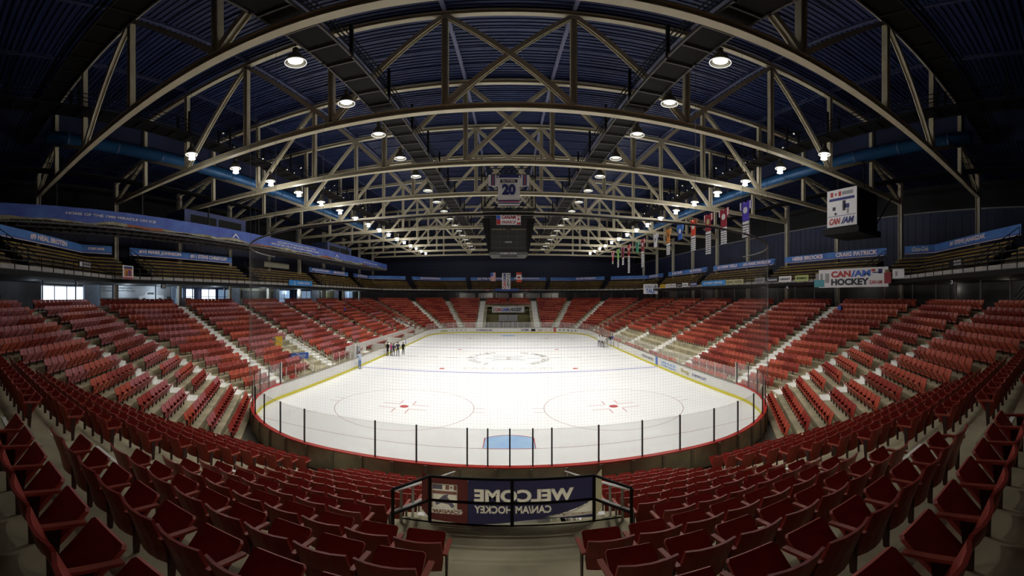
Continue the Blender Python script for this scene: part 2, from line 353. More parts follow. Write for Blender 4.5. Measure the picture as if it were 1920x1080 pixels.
# ------------------------------------------------------------------ aisle stairs
def aisle(pos, d0, d1, wd, label, group, edge=False):
    """pos(d)->(x,y) centre line, outward direction from finite differences"""
    s_ = MB(); k = 1
    p0 = pos(d0)
    for k in range(1, NROW+1):
        for hh in (0, 1):
            d = dk(k)-.46+hh*.0; 
        d = dk(k)-.46
        if d < d0-.5 or d > d1: continue
        a = Vector((*pos(d-.46), 0)); b = Vector((*pos(d+.03), 0)); o = (b-a).normalized(); n = Vector((-o.y, o.x, 0))*wd/2
        z1 = zk(k)-.215; z0 = zk(k-1)-.02 if k > 1 else -.06
        s_.hexa([a-n+Vector((0,0,z0)), b-n+Vector((0,0,z0)), b+n+Vector((0,0,z0)), a+n+Vector((0,0,z0))], [a-n+Vector((0,0,z1)), b-n+Vector((0,0,z1)), b+n+Vector((0,0,z1)), a+n+Vector((0,0,z1))], 'concrete' if edge else 'step_white')
        a = Vector((*pos(d-.012), 0)); b = Vector((*pos(d+(.07 if edge else .495)), 0))
        s_.hexa([a-n+Vector((0,0,zk(k)-.2)), b-n+Vector((0,0,zk(k)-.2)), b+n+Vector((0,0,zk(k)-.2)), a+n+Vector((0,0,zk(k)-.2))], [a-n+Vector((0,0,zk(k)+.012)), b-n+Vector((0,0,zk(k)+.012)), b+n+Vector((0,0,zk(k)+.012)), a+n+Vector((0,0,zk(k)+.012))], 'step_white')
    o = s_.build('aisle_stair', origin=(p0[0], p0[1], max(0, zd(d0))))
    return tag(o, label, 'stairs', group)
SIDEY = [10.1, 19.0, 28.0, 36.6, 46.0, 54.6]
for sg, side in ((-1, 'left'), (1, 'right')):
    for i, y in enumerate(SIDEY):
        aisle(lambda d, y=y: (sg*(15.2+d), y), 1.0, 15, 1.3, 'white-stepped aisle stair, %s across the %s side stand' % (ORD[i+1], side), 'aisle stairs of the side stands')
    aisle(lambda d: (sg*V2n(d)[0], V2n(d)[1]), 1.0, 15, 1.3, 'white-stepped aisle stair at the end of the %s stand nearest the camera' % side, 'corner aisle stairs')
    aisle(lambda d: (sg*(V4n(d)[0]+V2n(d)[0])/2, (V4n(d)[1]+V2n(d)[1])/2), 3.6, 15, 1.25, 'white-stepped aisle stair in the middle of the near %s corner' % side, 'corner aisle stairs')
    aisle(lambda d: (sg*V4n(d)[0], V4n(d)[1]), 1.0, 15, 1.0, 'aisle stair where the near stand bends towards the %s corner' % side, 'corner aisle stairs', True)
    aisle(lambda d: (sg*V2f(d)[0], V2f(d)[1]), 1.0, 15, 1.3, 'white aisle stair where the %s stand turns into the far corner' % side, 'corner aisle stairs')
    aisle(lambda d: (sg*(V4f(d)[0]+V2f(d)[0])/2, (V4f(d)[1]+V2f(d)[1])/2), 1.0, 15, 1.3, 'white aisle stair in the middle of the far %s corner' % side, 'corner aisle stairs')
    aisle(lambda d: (sg*V4f(d)[0], V4f(d)[1]), 1.0, 15, 1.25, 'wide white stair of the far stand, outer one on the %s' % side, 'aisle stairs of the far stand')
    aisle(lambda d: (sg*6.2, 61+d), 1.0, 15, 1.25, 'wide white stair of the far stand, just %s of the tunnel' % side, 'aisle stairs of the far stand')
    aisle(lambda d: (sg*6.25, -d), 1.0, 15, 1.0, 'white-edged aisle stair of the near stand, %s of the stairwell' % side, 'aisle stairs of the near stand', True)

# ------------------------------------------------------------------ seats
def seat_meshes(c, lod=0):
    """parts of one folding seat, facing +y, floor at z=0"""
    P = {}
    b = MB(); n = 5 if lod == 0 else 3
    xs = np.linspace(-.242, .242, n); vs = []; prof = [(.2, .05), (.46, .0), (.86, -.13)]
    cols = []
    for t in (0, 1):
        for z, y in prof:
            for x in xs:
                xw = x*(.9 if z < .4 else 1.0)
                vs.append((xw, y+.045*(x/.242)**2-(.028 if t == 0 else 0), z))
    m_ = len(prof)
    fs = []
    for i in range(m_-1):
        for j in range(n-1):
            a = i*n+j; fs.append((a, a+1, a+n+1, a+n)); a2 = a+m_*n; fs.append((a2, a2+n, a2+n+1, a2+1))
    for j in range(n-1):
        a = j; fs.append((a, a+m_*n, a+1+m_*n, a+1)); a = (m_-1)*n+j; fs.append((a, a+1, a+1+m_*n, a+m_*n))
    for i in range(m_-1):
        a = i*n; fs.append((a, a+n, a+n+m_*n, a+m_*n)); a = i*n+n-1; fs.append((a, a+m_*n, a+n+m_*n, a+n))
    b.add(vs, fs, c); P['backrest'] = b
    s = MB(); o = Vector((0, .10, .33)); u = Vector((0, .26, .37)).normalized(); r = Vector((1, 0, 0))
    s.prism([(-.205, 0), (.205, 0), (.215, .02), (.215, .41), (.195, .44), (-.195, .44), (-.215, .41), (-.215, .02)] if lod == 0 else [(-.205, 0), (.205, 0), (.205, .43), (-.205, .43)], o, r, u, .04, c); P['seat_pan'] = s
    a = MB(); a.hexa([(.245,-.06,.60),(.295,-.06,.60),(.295,.30,.585),(.245,.30,.585)], [(.245,-.06,.635),(.295,-.06,.635),(.295,.30,.62),(.245,.30,.62)], 'seat_arm'); P['armrest'] = a
    q = MB(); q.hexa([(.262,.03,0),(.278,.03,0),(.278,.09,0),(.262,.09,0)], [(.262,.02,.6),(.278,.02,.6),(.278,.13,.59),(.262,.13,.59)], 'seat_leg')
    P['leg'] = q
    return P
SEATS = []   # (x, y, z, rz, colour, row, section, index, side)
def seat_color(row, u, side, edge):
    rnd = random.Random(hash((row, int(u/2.6), side, edge, 3)) & 0xffff)
    v = rnd.random()
    if edge == 0: return 'seat_red'
    if side < 0 and edge in (1, 2) and v < (.34 if u < 30 or edge == 1 else .1): return 'seat_pink'
    if v > .62: return 'seat_red'
    return 'seat_orange'
def inter(pa, pb, q):
    """parameter along pa->pb closest to q"""
    d = Vector((pb[0]-pa[0], pb[1]-pa[1])); return (Vector((q[0]-pa[0], q[1]-pa[1])).dot(d))/d.length
for sg, side in ((-1, 'left'), (1, 'right')):
    for k in range(1, NROW+1):
        d = dk(k); z = zk(k)
        edges = []
        n0 = 1.95 if k <= 8 else .68
        V = [(n0, -d), V4n(d), V2n(d), V2f(d), V4f(d), (0.0 if k >= 13 else 5.0, 61+d)]
        hw = .74
        for e in range(5):
            a, b = V[e], V[e+1]; Lg = math.dist(a, b)
            cuts = []
            if e == 0: cuts = [(6.25-n0-hw, 6.25-n0+hw), (Lg-hw, Lg+9)]
            if e == 1:
                cuts = [(-9, hw), (Lg-hw, Lg+9)]
                if k >= 4: cuts.append((Lg/2-hw, Lg/2+hw))
            if e == 2: cuts = [(-9, hw)]+[(y-a[1]-hw, y-a[1]+hw) for y in SIDEY]+[(Lg-hw, Lg+9)]
            if e == 2 and k == 1 and sg < 0: cuts.append((12-a[1], 58-a[1]))
            if e == 2 and k <= 6 and sg < 0: cuts += [(15.2-a[1], 19-a[1]), (51.8-a[1], 54.6-a[1])]
            if e == 2 and k in (2, 3, 4) and sg > 0: cuts.append((19-a[1], 46-a[1]))
            if e == 3: cuts = [(-9, hw), (Lg/2-hw, Lg/2+hw), (Lg-hw, Lg+9)]
            if e == 4: cuts = [(-9, .75), (Lg-(6.2-V[5][0])-.75, Lg-(6.2-V[5][0])+.75)]
            cuts.sort(); u = 0; segs = []
            for c0, c1 in cuts:
                if c0 > u+.5: segs.append((u, c0))
                u = max(u, c1)
            if u < Lg-.5: segs.append((u, Lg))
            dx, dy = (b[0]-a[0])/Lg, (b[1]-a[1])/Lg
            for si, (u0, u1) in enumerate(segs):
                n = int((u1-u0)/.545)
                if n < 1: continue
                off = (u1-u0-n*.545)/2
                if e == 0 and si == 0: off = 0.0
                for i in range(n):
                    u = u0+off+(i+.5)*.545; x = a[0]+dx*u; y = a[1]+dy*u
                    # facing: left normal of travel (towards the rink) on the right-hand side of the hall
                    fx, fy = -dy, dx
                    X = sg*x; FX = sg*fx
                    SEATS.append((X, y, z, math.atan2(-FX, fy), seat_color(k, u, sg, e), k, (e, si), i, side))
def seat_px(s):
    dx, dy, dz = s[0]-CAMP[0], s[1]-CAMP[1], s[2]+.8-CAMP[2]
    R = math.hypot(dx, dy); return math.atan2(dx, dy), math.atan2(dz, R), math.hypot(R, dz)
vis = []
for i, s in enumerate(SEATS):
    th, el, R = seat_px(s)
    if -1.44 < th < 1.46 and el > -.80: vis.append((R, i))
vis.sort(); near = set(i for _, i in vis[:300])
protos = {}
for c in ('seat_red', 'seat_orange', 'seat_pink'):
    P = seat_meshes(c, 0); protos[c] = {}
    for nme, mb in P.items():
        me = bpy.data.meshes.new('seat_'+nme); me.from_pydata(mb.v, [], mb.f)
        for q in mb.names: me.materials.append(M[q])
        me.polygons.foreach_set('material_index', mb.m); me.update(); protos[c][nme] = me
SECT = {(0, 0): '%s of the centre aisle', (0, 1): 'beyond the %s inner stair', (1, 0): 'past the %s corner stair', (1, 1): 'past the %s mid-corner stair'}
for i in sorted(near):
    x, y, z, rz, c, k, (e, si), n, side = SEATS[i]
    r = empty('stadium_seat', (x, y, z), rz)
    ref = SECT.get((e, si), 'past the %s side stair')
    if (e, si) == (0, 0) and k <= 8: ref = '%s of the stairwell'
    tag(r, 'red seat, row %s from the rink, %s seat %s' % (NUM[k], ORD[min(n+1, 24)], ref % side), 'seat', 'folding seats of the near stand')
    for nme, me in protos[c].items():
        o = bpy.data.objects.new(nme, me); COL.objects.link(o); o.parent = r
    if n == 0 and e == 0 and side == 'right':
        for nme in ('armrest', 'leg'):
            o = bpy.data.objects.new(nme, protos[c][nme]); COL.objects.link(o); o.parent = r; o.location = (-.54, 0, 0)
# the rest of the seats as one mass
lod = {}
for c in ('seat_red', 'seat_orange', 'seat_pink'):
    P = seat_meshes(c, 1); vs = []; fs = []; ms = []
    for nme, mb in P.items():
        n = len(vs); vs += mb.v; fs += [tuple(n+q for q in f) for f in mb.f]; ms += [mb.names[j] for j in mb.m]
    lod[c] = (np.array(vs), fs, ms)
mn = ['seat_red', 'seat_orange', 'seat_pink', 'seat_arm', 'seat_leg']
AV = []; AF = []; AM = []; base = 0
for i, s in enumerate(SEATS):
    if i in near: continue
    x, y, z, rz, c, k, *_ = s
    V_, F_, M_ = lod[c]; ca, sa = math.cos(rz), math.sin(rz)
    Q = np.empty_like(V_); Q[:, 0] = x+V_[:, 0]*ca-V_[:, 1]*sa; Q[:, 1] = y+V_[:, 0]*sa+V_[:, 1]*ca; Q[:, 2] = z+V_[:, 2]
    AV.append(Q); AF += [tuple(base+q for q in f) for f in F_]; AM += [mn.index(q) for q in M_]; base += len(V_)
me = bpy.data.meshes.new('stadium_seats'); me.from_pydata(np.concatenate(AV).tolist(), [], AF)
for q in mn: me.materials.append(M[q])
me.polygons.foreach_set('material_index', AM); me.update()
o = bpy.data.objects.new('distant_stadium_seats', me); COL.objects.link(o)
tag(o, 'rows of red folding seats filling the far and side stands around the rink', 'seats', kind='stuff')

# ------------------------------------------------------------------ boards and glass
def perim(off, n=14):
    p = rink_pts(off, n); return p
def ring_wall(mb, o0, o1, z0, z1, name, pts_n=14, sel=None):
    A = perim(o0, pts_n); B = perim(o1, pts_n); n = len(A)
    for i in range(n):
        j = (i+1) % n
        if sel and not sel((A[i][0]+A[j][0])/2, (A[i][1]+A[j][1])/2): continue
        mb.hexa([(*A[i], z0), (*A[j], z0), (*B[j], z0), (*B[i], z0)], [(*A[i], z1), (*A[j], z1), (*B[j], z1), (*B[i], z1)], name)
bd = empty('dasher_boards', (0, 0, 0)); tag(bd, 'white hockey boards with a yellow kick strip running around the ice', 'rink boards')
b = MB(); ring_wall(b, .02, .1, .0, 1.08, 'board_white'); part(b, 'board_panel', bd)
b = MB(); ring_wall(b, -.02, .03, .0, .2, 'kick_yellow'); part(b, 'kick_strip', bd, 'yellow kick strip')
b = MB(); ring_wall(b, -.02, .2, 1.08, 1.13, 'rail_red', sel=lambda x, y: y < 9); ring_wall(b, -.02, .2, 1.08, 1.13, 'board_rib', sel=lambda x, y: y >= 9); part(b, 'cap_rail', bd, 'red cap rail')
b = MB(); ring_wall(b, .1, .15, 0, 1.07, 'board_back'); part(b, 'back_panel', bd, 'olive grey outer panels')
def along(off, step, y_test):
    """points every step m along the perimeter with tangent"""
    P = perim(off, 30); out = []; acc = 0
    for i in range(len(P)):
        a = Vector((*P[i], 0)); c = Vector((*P[(i+1) % len(P)], 0)); l = (c-a).length; t = step-acc
        while t <= l and l > 0:
            q = a+(c-a)*(t/l)
            if y_test(q.x, q.y): out.append((q, (c-a).normalized()))
            t += step
        acc = (acc+l) % step if l > 0 else acc
    return out
b = MB()
for q, t in along(.17, 1.22, lambda x, y: y < 12):
    n = Vector((t.y, -t.x, 0)); b.frame(q, t, (0,0,1), 'board_rib', -.05, .05, 0, 1.08, -.02, .08)
pieces(b, 'board_rib', bd, label='dark upright rib')
# advertising lettering on the inner face of the boards (text bent along the boards)
def board_fn(side, s0):      # s measured along +Y on the sides
    return lambda x, z: Vector((side*(W+.005-.0), s0+(-side)*x*-1 if False else s0-side*x, z)) if True else None
b = MB()
def side_text(s, sg, y0, y1, z0, z1, name):   # read from the ice: on the right boards text runs towards -y
    ya, yb = (y1, y0) if sg > 0 else (y0, y1)
    put_text(b, s, name, lambda x, z: Vector((sg*(W+.012), x, z)), ya, yb, z0, z1, bold=.03)
side_text('CHEVROLET', 1, 12.2, 14.6, .48, .72, 'navy')
b.prism([(-.75,-.1),(.2,-.1),(.35,-.22),(.75,-.22),(.75,.12),(-.2,.12),(-.35,.24),(-.75,.24)], (W+.01, 15.9, .6), (0,-1,0), (0,0,1), .012, 'sign_tan')
side_text('LAKE PLACID', 1, 17.7, 21.0, .6, .86, 'sign_blue'); side_text('OLYMPIC REGION', 1, 17.7, 21.0, .32, .5, 'sign_blue')
side_text('STEWARTS', 1, 23.0, 26.4, .45, .75, 'navy_dark')
b.frame((W+.01, 22.3, 0), (0,-1,0), (0,0,1), 'sign_blue', -.12, .12, .2, 1.08, -.01, .01)
for yy in (22.0, L-22): 
    for sg in (-1, 1): b.frame((sg*(W+.008), yy, 0), (0,1,0), (0,0,1), 'line_blue', -.15, .15, .2, 1.08, -.01, .01)
def far_fn(x, z):          # x along the far end, bent round the corner arcs
    xs = W-RC
    if abs(x) <= xs: return Vector((x, L+.012, z))
    a = (abs(x)-xs)/RC; s = 1 if x > 0 else -1
    return Vector((s*(xs+(RC+.012)*math.sin(a)), L-RC+(RC+.012)*math.cos(a), z))
put_text(b, 'POWERADE', 'navy_dark', far_fn, 10.6, 15.0, .4, .85, bold=.04)
put_text(b, 'CHEVROLET', 'navy', far_fn, -12.2, -8.4, .45, .72, bold=.03); put_text(b, 'ORDA', 'navy', far_fn, -6.6, -3.2, .42, .76, bold=.03)
put_text(b, 'UCBR', 'navy', far_fn, 2.6, 4.3, .4, .85, bold=.03); put_text(b, 'MOUNTAIN CAMP', 'maroon_cloth', far_fn, 6.2, 8.9, .45, .72, bold=.03)
b.add([far_fn(x, z) for x, z in ((4.7,.35),(5.6,.35),(5.6,.85),(4.7,.85))], [(0,1,2,3)], 'navy_dark'); b.add([far_fn(x, z) for x, z in ((-14.6,.4),(-12.6,.4),(-12.9,.75),(-14.2,.75))], [(0,1,2,3)], 'sign_tan')
b.add([far_fn(x, z) for x, z in ((9.2,.2),(9.9,.2),(9.9,1.08),(9.2,1.08))], [(0,1,2,3)], 'bleach_red')
pieces(b, 'board_advertising', bd)
gl = empty('rink_glass', (0, 0, 1.13)); tag(gl, 'clear safety glass panels standing on top of the rink boards', 'rink glass')
endz = lambda x, y: y < 8.25
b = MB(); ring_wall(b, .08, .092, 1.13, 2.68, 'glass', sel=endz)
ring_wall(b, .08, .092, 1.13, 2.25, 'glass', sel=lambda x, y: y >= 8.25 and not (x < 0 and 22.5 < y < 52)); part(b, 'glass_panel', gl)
b = MB()
def near_posts():
    out = []
    for x in (-4.85, -3.28, -1.47, -.76, 0.0, .79, 1.45, 3.12, 4.78, 6.35): out.append((Vector((x, -.085, 0)), Vector((1, 0, 0))))
    for sg in (-1, 1):
        for a in (-6.4,):
            pass
        for k in range(9):
            an = math.radians(-83+10.3*k); out.append((Vector((sg*(W-RC+(RC+.085)*math.cos(an)), RC+(RC+.085)*math.sin(an), 0)), Vector((-math.sin(an)*sg, math.cos(an), 0))))
    return out
for q, t in near_posts(): b.frame(q+Vector((0,0,0)), t, (0,0,1), 'post_black', -.025, .025, 1.1, 2.7, -.03, .03)
pieces(b, 'glass_post', gl, label='black post')
b = MB()
for q, t in along(.085, 1.22, lambda x, y: y > 8.6 and not (x < 0 and 22.5 < y < 52)): b.frame(q, t, (0,0,1), 'post_light', -.02, .02, 1.1, 2.26, -.02, .02)
pieces(b, 'light_post', gl, label='pale post')
b = MB()
for yy, zz in ((8.3, 2.7),):
    for sg in (-1, 1): b.box(sg*15.25, sg*15.33, yy-.04, yy+.04, 1.1, zz, 'post_light')
pieces(b, 'end_post', gl)

# ------------------------------------------------------------------ protective net at the near end
net = empty('protective_net', (0, 0, 1.13)); tag(net, 'thin dark cord net hanging from a bent pipe around the near end of the rink', 'net')
OFF = .25; ZT = 10.3
def netpath():
    P = []
    for sg in (1,):
        pass
    left = [(-(W+OFF), 7.7)]+[(-(W-RC)-(RC+OFF)*math.cos(math.radians(a)), RC-(RC+OFF)*math.sin(math.radians(a))) for a in range(6, 91, 6)]
    right = [(-x, y) for x, y in left[::-1]]
    return left+right
NP = netpath()
b = MB(); b.tube([(x, y, ZT) for x, y in NP], .045, 'post_black', 6); part(b, 'net_pipe', net, 'bent black top pipe')
# resample
res = []; acc = 0
for i in range(len(NP)-1):
    a = Vector(NP[i]); c = Vector(NP[i+1]); l = (c-a).length
    if l < 1e-6: continue
    t = -acc
    while t < l:
        if t >= 0: res.append((a+(c-a)*(t/l), (c-a).normalized()))
        t += .115
    acc = (l-(t-.115)) % .115 if True else 0
    acc = .115-(t-l) if t > l else 0
b = MB(); hw = .0011
for q, t in res:
    n = Vector((-t.y, t.x))*hw; tt = t*hw
    b.add([(q.x-tt.x-n.x, q.y-tt.y-n.y, 2.7), (q.x+tt.x-n.x, q.y+tt.y-n.y, 2.7), (q.x+n.x, q.y+n.y, 2.7), (q.x-tt.x-n.x, q.y-tt.y-n.y, ZT), (q.x+tt.x-n.x, q.y+tt.y-n.y, ZT), (q.x+n.x, q.y+n.y, ZT)], [(0,1,4,3),(1,2,5,4),(2,0,3,5)], 'net_cord')
z = 2.7
while z < ZT:
    n = len(NP); vs = [(x, y, z-hw) for x, y in NP]+[(x*1.0003, y, z+hw) for x, y in NP]
    b.add(vs, [(i, i+1, i+1+n, i+n) for i in range(n-1)], 'net_cord'); z += .115
o = part(b, 'net_mesh', net); o['kind'] = 'stuff'
b = MB()
for i in (0, 4, 8, 12, 15, 16, 19, 23, 27, 31):
    x, y = NP[min(i, len(NP)-1)]; b.tube([(x, y, ZT), (x, y, 23.0)], .008, 'grey_edge', 3)
pieces(b, 'hanging_cable', net)

# ------------------------------------------------------------------ near stairwell railing and banner
rl = empty('stairwell_railing', (0, -6.8, zk(8))); tag(rl, 'black pipe railing around the top of the near stairwell, banner tied on', 'railing')
zb = zk(8); zt = zb+1.03
b = MB()
for x, y in ((-1.3, -6.78), (0, -6.78), (1.3, -6.78), (-1.72, -7.38), (1.72, -7.38)): b.tube([(x, y, zb), (x, y, zt)], .028, 'black_steel', 8)
pieces(b, 'rail_post', rl)
b = MB()
for zz in (zt, zb+.52): b.tube([(-1.72, -7.38, zz), (-1.3, -6.78, zz), (1.3, -6.78, zz), (1.72, -7.38, zz)], .028, 'black_steel', 8)
pieces(b, 'hand_rail', rl)
for sg, side in ((-1, 'left'), (1, 'right')):
    g = empty('stair_handrail', (sg*1.74, -7.3, zb)); tag(g, 'silver pipe handrail going down the %s side of the near stairwell' % side, 'handrail')
    b = MB(); b.tube([(sg*1.74, -7.36, zt-.05), (sg*1.74, -1.2, zt-.05-.46*6.16)], .03, 'galv', 8); b.tube([(sg*1.74, -7.36, zt-.5), (sg*1.74, -1.2, zt-.5-.46*6.16)], .03, 'galv', 8); pieces(b, 'hand_rail', g)
    b = MB()
    for yy in (-6.9, -6.2, -4.8, -3.2, -1.6): 
        zz = zt-.05-.46*(yy+7.36); b.tube([(sg*1.74, yy, zz-1.0), (sg*1.74, yy, zz)], .026, 'galv', 8)
    pieces(b, 'rail_post', g)
bn = empty('welcome_banner', (0, -6.7, zb)); tag(bn, 'welcome banner seen from behind, tied to the stairwell railing, letters reversed', 'banner')
b = MB()
def wav(x): return .035*math.sin(x*3.1+.5)-.02
N = 26; xs = np.linspace(-1.34, 1.34, N)
def bz0(x): return zb+.05+wav(x)+(.10 if x > .7 else .10*(x+.2) if x > -.2 else 0)*.8
def ybn(x): return -6.735
for nm, xa, xb in (('vinyl_back_red', -1.34, -.7), ('vinyl_back_blue', -.7, 1.34)):
    xq = np.linspace(xa, xb, 9 if xb < 0 else 21)
    b.prism([(x, bz0(x)) for x in xq]+[(xb, zt-.04), (xa, zt-.04)], (0, -6.735, 0), (1,0,0), (0,0,1), .006, nm)
for sg in (-1, 1):
    a = Vector((sg*1.34, -6.735, 0)); c = Vector((sg*1.5, -6.5, 0)); nm = 'vinyl_back_red' if sg < 0 else 'vinyl_back_cream'
    b.hexa([a+Vector((0,0,zb+.1)), c+Vector((0,0,zb+.1)), c+Vector((0.006,.006,zb+.1)), a+Vector((.006,.006,zb+.1))], [a+Vector((0,0,zt-.04)), c+Vector((0,0,zt-.04)), c+Vector((.006,.006,zt-.04)), a+Vector((.006,.006,zt-.04))], nm)
bsh = part(b, 'banner_sheet', bn)
b = MB(); fb = lambda x, z: Vector((x, -6.742, z))
put_text(b, 'WELCOME', 'vinyl_back_cream', fb, -.60, .98, zb+.52, zb+.80, bold=.05, mirror=True)
put_text(b, 'CAN/AM HOCKEY', 'vinyl_back_cream', fb, -.60, .62, zb+.26, zb+.44, bold=.04, mirror=True)
sub(b, 'reversed_lettering', bsh, bn, 'pale reversed letters')
def cut_letters(ob, jobs, polys=()):
    q = MB(); lo = Vector(bn.location)
    for st, x0, x1, z0, z1, bo in jobs:
        vs, fs, _ = text2d(st, bo, 0.0); n = len(vs)
        P = [(x0+(1-a)*(x1-x0), z0+c*(z1-z0)) for a, c in vs]
        V_ = [(x-lo.x, -6.80-lo.y, z-lo.z) for x, z in P]+[(x-lo.x, -6.66-lo.y, z-lo.z) for x, z in P]
        from collections import Counter
        ec = Counter()
        for f in fs:
            for i in range(len(f)): ec[frozenset((f[i], f[(i+1) % len(f)]))] += 1
        F_ = [tuple(f) for f in fs]+[tuple(i+n for i in f[::-1]) for f in fs]
        for f in fs:
            for i in range(len(f)):
                a, c = f[i], f[(i+1) % len(f)]
                if ec[frozenset((a, c))] == 1: F_.append((c, a, a+n, c+n))
        q.add(V_, F_, 'black')
    for poly in polys:
        n = len(poly); q.add([(x-lo.x, -6.80-lo.y, z-lo.z) for x, z in poly]+[(x-lo.x, -6.66-lo.y, z-lo.z) for x, z in poly], [tuple(range(n)), tuple(range(2*n-1, n-1, -1))]+[(i, i+n, (i+1) % n+n, (i+1) % n) for i in range(n)], 'black')
    t = q.build('cutter'); import bmesh
    bm = bmesh.new(); bm.from_mesh(t.data); bmesh.ops.recalc_face_normals(bm, faces=bm.faces); bm.to_mesh(t.data); bm.free()
    ob2 = bpy.data.objects.new('tmp_sheet', ob.data); COL.objects.link(ob2)
    md = ob2.modifiers.new('b', 'BOOLEAN'); md.operation = 'DIFFERENCE'; md.solver = 'EXACT'; md.use_self = True; md.object = t
    bpy.context.view_layer.update()
    me = bpy.data.meshes.new_from_object(ob2.evaluated_get(bpy.context.evaluated_depsgraph_get()))
    if len(me.polygons) > 50: ob.data = me
    bpy.data.objects.remove(ob2); bpy.data.objects.remove(t)
cut_letters(bsh, [('WELCOME', -.60, .98, zb+.52, zb+.80, .05), ('CAN/AM HOCKEY', -.60, .62, zb+.26, zb+.44, .04)], [[(-1.26, zb+.35), (-.87, zb+.35), (-.87, zb+.87), (-1.26, zb+.87)], [(1.28, zb+.17), (1.28, zb+.53), (1.2, zb+.42), (1.0, zb+.31), (.75, zb+.22), (.5, zb+.17)], [(-1.28, zb+.225), (-.8, zb+.225), (-.775, zb+.27), (-.8, zb+.325), (-1.28, zb+.325)]])
b = MB(); fb = lambda x, z: Vector((x, -6.755, z))
b.add([fb(x, z) for x, z in ((1.3, zb+.16), (1.3, zb+.55), (1.2, zb+.42), (1.0, zb+.31), (.75, zb+.21), (.45, zb+.14))], [(0,1,2,3,4,5)], 'vinyl_back_cream')
b.add([fb(x, z) for x, z in ((-.705, zb+.06), (-.69, zb+.06), (-.69, zt-.05), (-.705, zt-.05))], [(0,1,2,3)], 'vinyl_back_cream')
b.add([fb(x, z) for x, z in ((-1.27, zb+.34), (-.86, zb+.34), (-.86, zb+.88), (-1.27, zb+.88))], [(0,1,2,3)], 'vinyl_back_cream')
f2 = lambda x, z: Vector((x, -6.765, z))
for x0, x1, z0, z1, nm in ((-1.05,-.99,.76,.86,'vinyl_back_red'),(-.92,-.87,.76,.86,'vinyl_back_red'),(-.975,-.94,.79,.83,'vinyl_back_red'),(-1.26,-1.1,.76,.86,'vinyl_back_blue'),(-1.26,-.87,.66,.73,'vinyl_back_red')):
    b.add([f2(x, zb+z) for x, z in ((x0,z0),(x1,z0),(x1,z1),(x0,z1))], [(0,1,2,3)], nm)
b.add([f2(x, zb+z) for x, z in ((-1.2,.40),(-1.12,.46),(-1.0,.44),(-.95,.36),(-.9,.4),(-.95,.5),(-1.02,.6),(-1.0,.66),(-1.08,.64),(-1.15,.55),(-1.22,.5))], [tuple(range(11))], 'vinyl_back_blue')
b.add([f2(x, zb+z) for x, z in ((-1.28,.22),(-.8,.22),(-.77,.27),(-.8,.33),(-1.28,.33))], [(0,1,2,3,4)], 'vinyl_back_cream')
put_text(b, 'CAN/AM', 'vinyl_back_red', lambda x, z: Vector((x, -6.775, z)), -1.26, -.82, zb+.235, zb+.315, bold=.05, shear=.3, mirror=True)
put_text(b, 'CANAMHOCKEY.COM', 'vinyl_back_red', lambda x, z: Vector((x, -6.765, z)), .8, 1.27, zb+.18, zb+.24, bold=.03, mirror=True)
sub(b, 'banner_emblem', bsh, bn)

# ------------------------------------------------------------------ roof
Y0 = -12.32-.0
def corr(x0, x1, y0, y1, z, name, pitch=.34, dep=.09, slope=0.0):
    m = MB(); y = y0; prof = []
    while y < y1:
        prof += [(y, 0), (y+pitch*.42, 0), (y+pitch*.5, dep), (y+pitch*.92, dep)]; y += pitch
    n = len(prof); vs = [(x0, yy, z+zz) for yy, zz in prof]+[(x1, yy, z+zz+slope) for yy, zz in prof]
    m.add(vs, [(i, i+1, i+1+n, i+n) for i in range(n-1)], 'deck_blue'); return tag(m.build(name), kind='structure')
CZ = CAMP[2]
ZB = CZ+9.36+.18; ZT_ = CZ+16.4+.18
corr(-26.3, 26.3, -22, 84, CZ+17.0, 'ceiling_main')
corr(-36, -26.3, -22, 84, CZ+12.4, 'ceiling_left_low', slope=.4); corr(26.3, 36, -22, 84, CZ+12.8, 'ceiling_right_low', slope=-.4)
m = MB()
for sg in (-1, 1): m.box(sg*26.3, sg*26.4, -22, 84, CZ+12.6, CZ+17.1, 'wall_blue')
tag(m.build('wall_clerestory'), kind='structure')
m = MB(); m.box(-36.2, 36.2, 84, 84.2, 0, CZ+17.2, 'wall_blue'); tag(m.build('wall_far'), kind='structure')
m = MB(); m.box(-36.2, 36.2, -22.2, -22, 0, CZ+17.2, 'wall_black'); tag(m.build('wall_near'), kind='structure')
for sg, side in ((-1, 'left'), (1, 'right')):
    m = MB(); m.box(sg*36, sg*36.2, -22, 84, 0, CZ+13.2, 'wall_blue')
    yy = -22
    while yy < 84: m.box(sg*35.97, sg*36, yy, yy+.1, 9, CZ+12.6, 'wall_blue'); yy += .9
    m.box(sg*35.85, sg*36, -22, 84, CZ+9.4, CZ+12.8, 'wall_black')
    tag(m.build('wall_'+side), kind='structure'); m = MB(); m.box(sg*35.8, sg*35.95, -22, 84, CZ+9.3, CZ+9.45, 'trim_grey'); tag(m.build('trim_1' if sg < 0 else 'trim_2'), kind='structure')
PX = [2.93, 8.74, 14.55, 20.35, 26.15, 31.6]
def top_h(x): return ZT_-.02*max(0, abs(x)-8) if abs(x) <= 26.2 else CZ+12.5
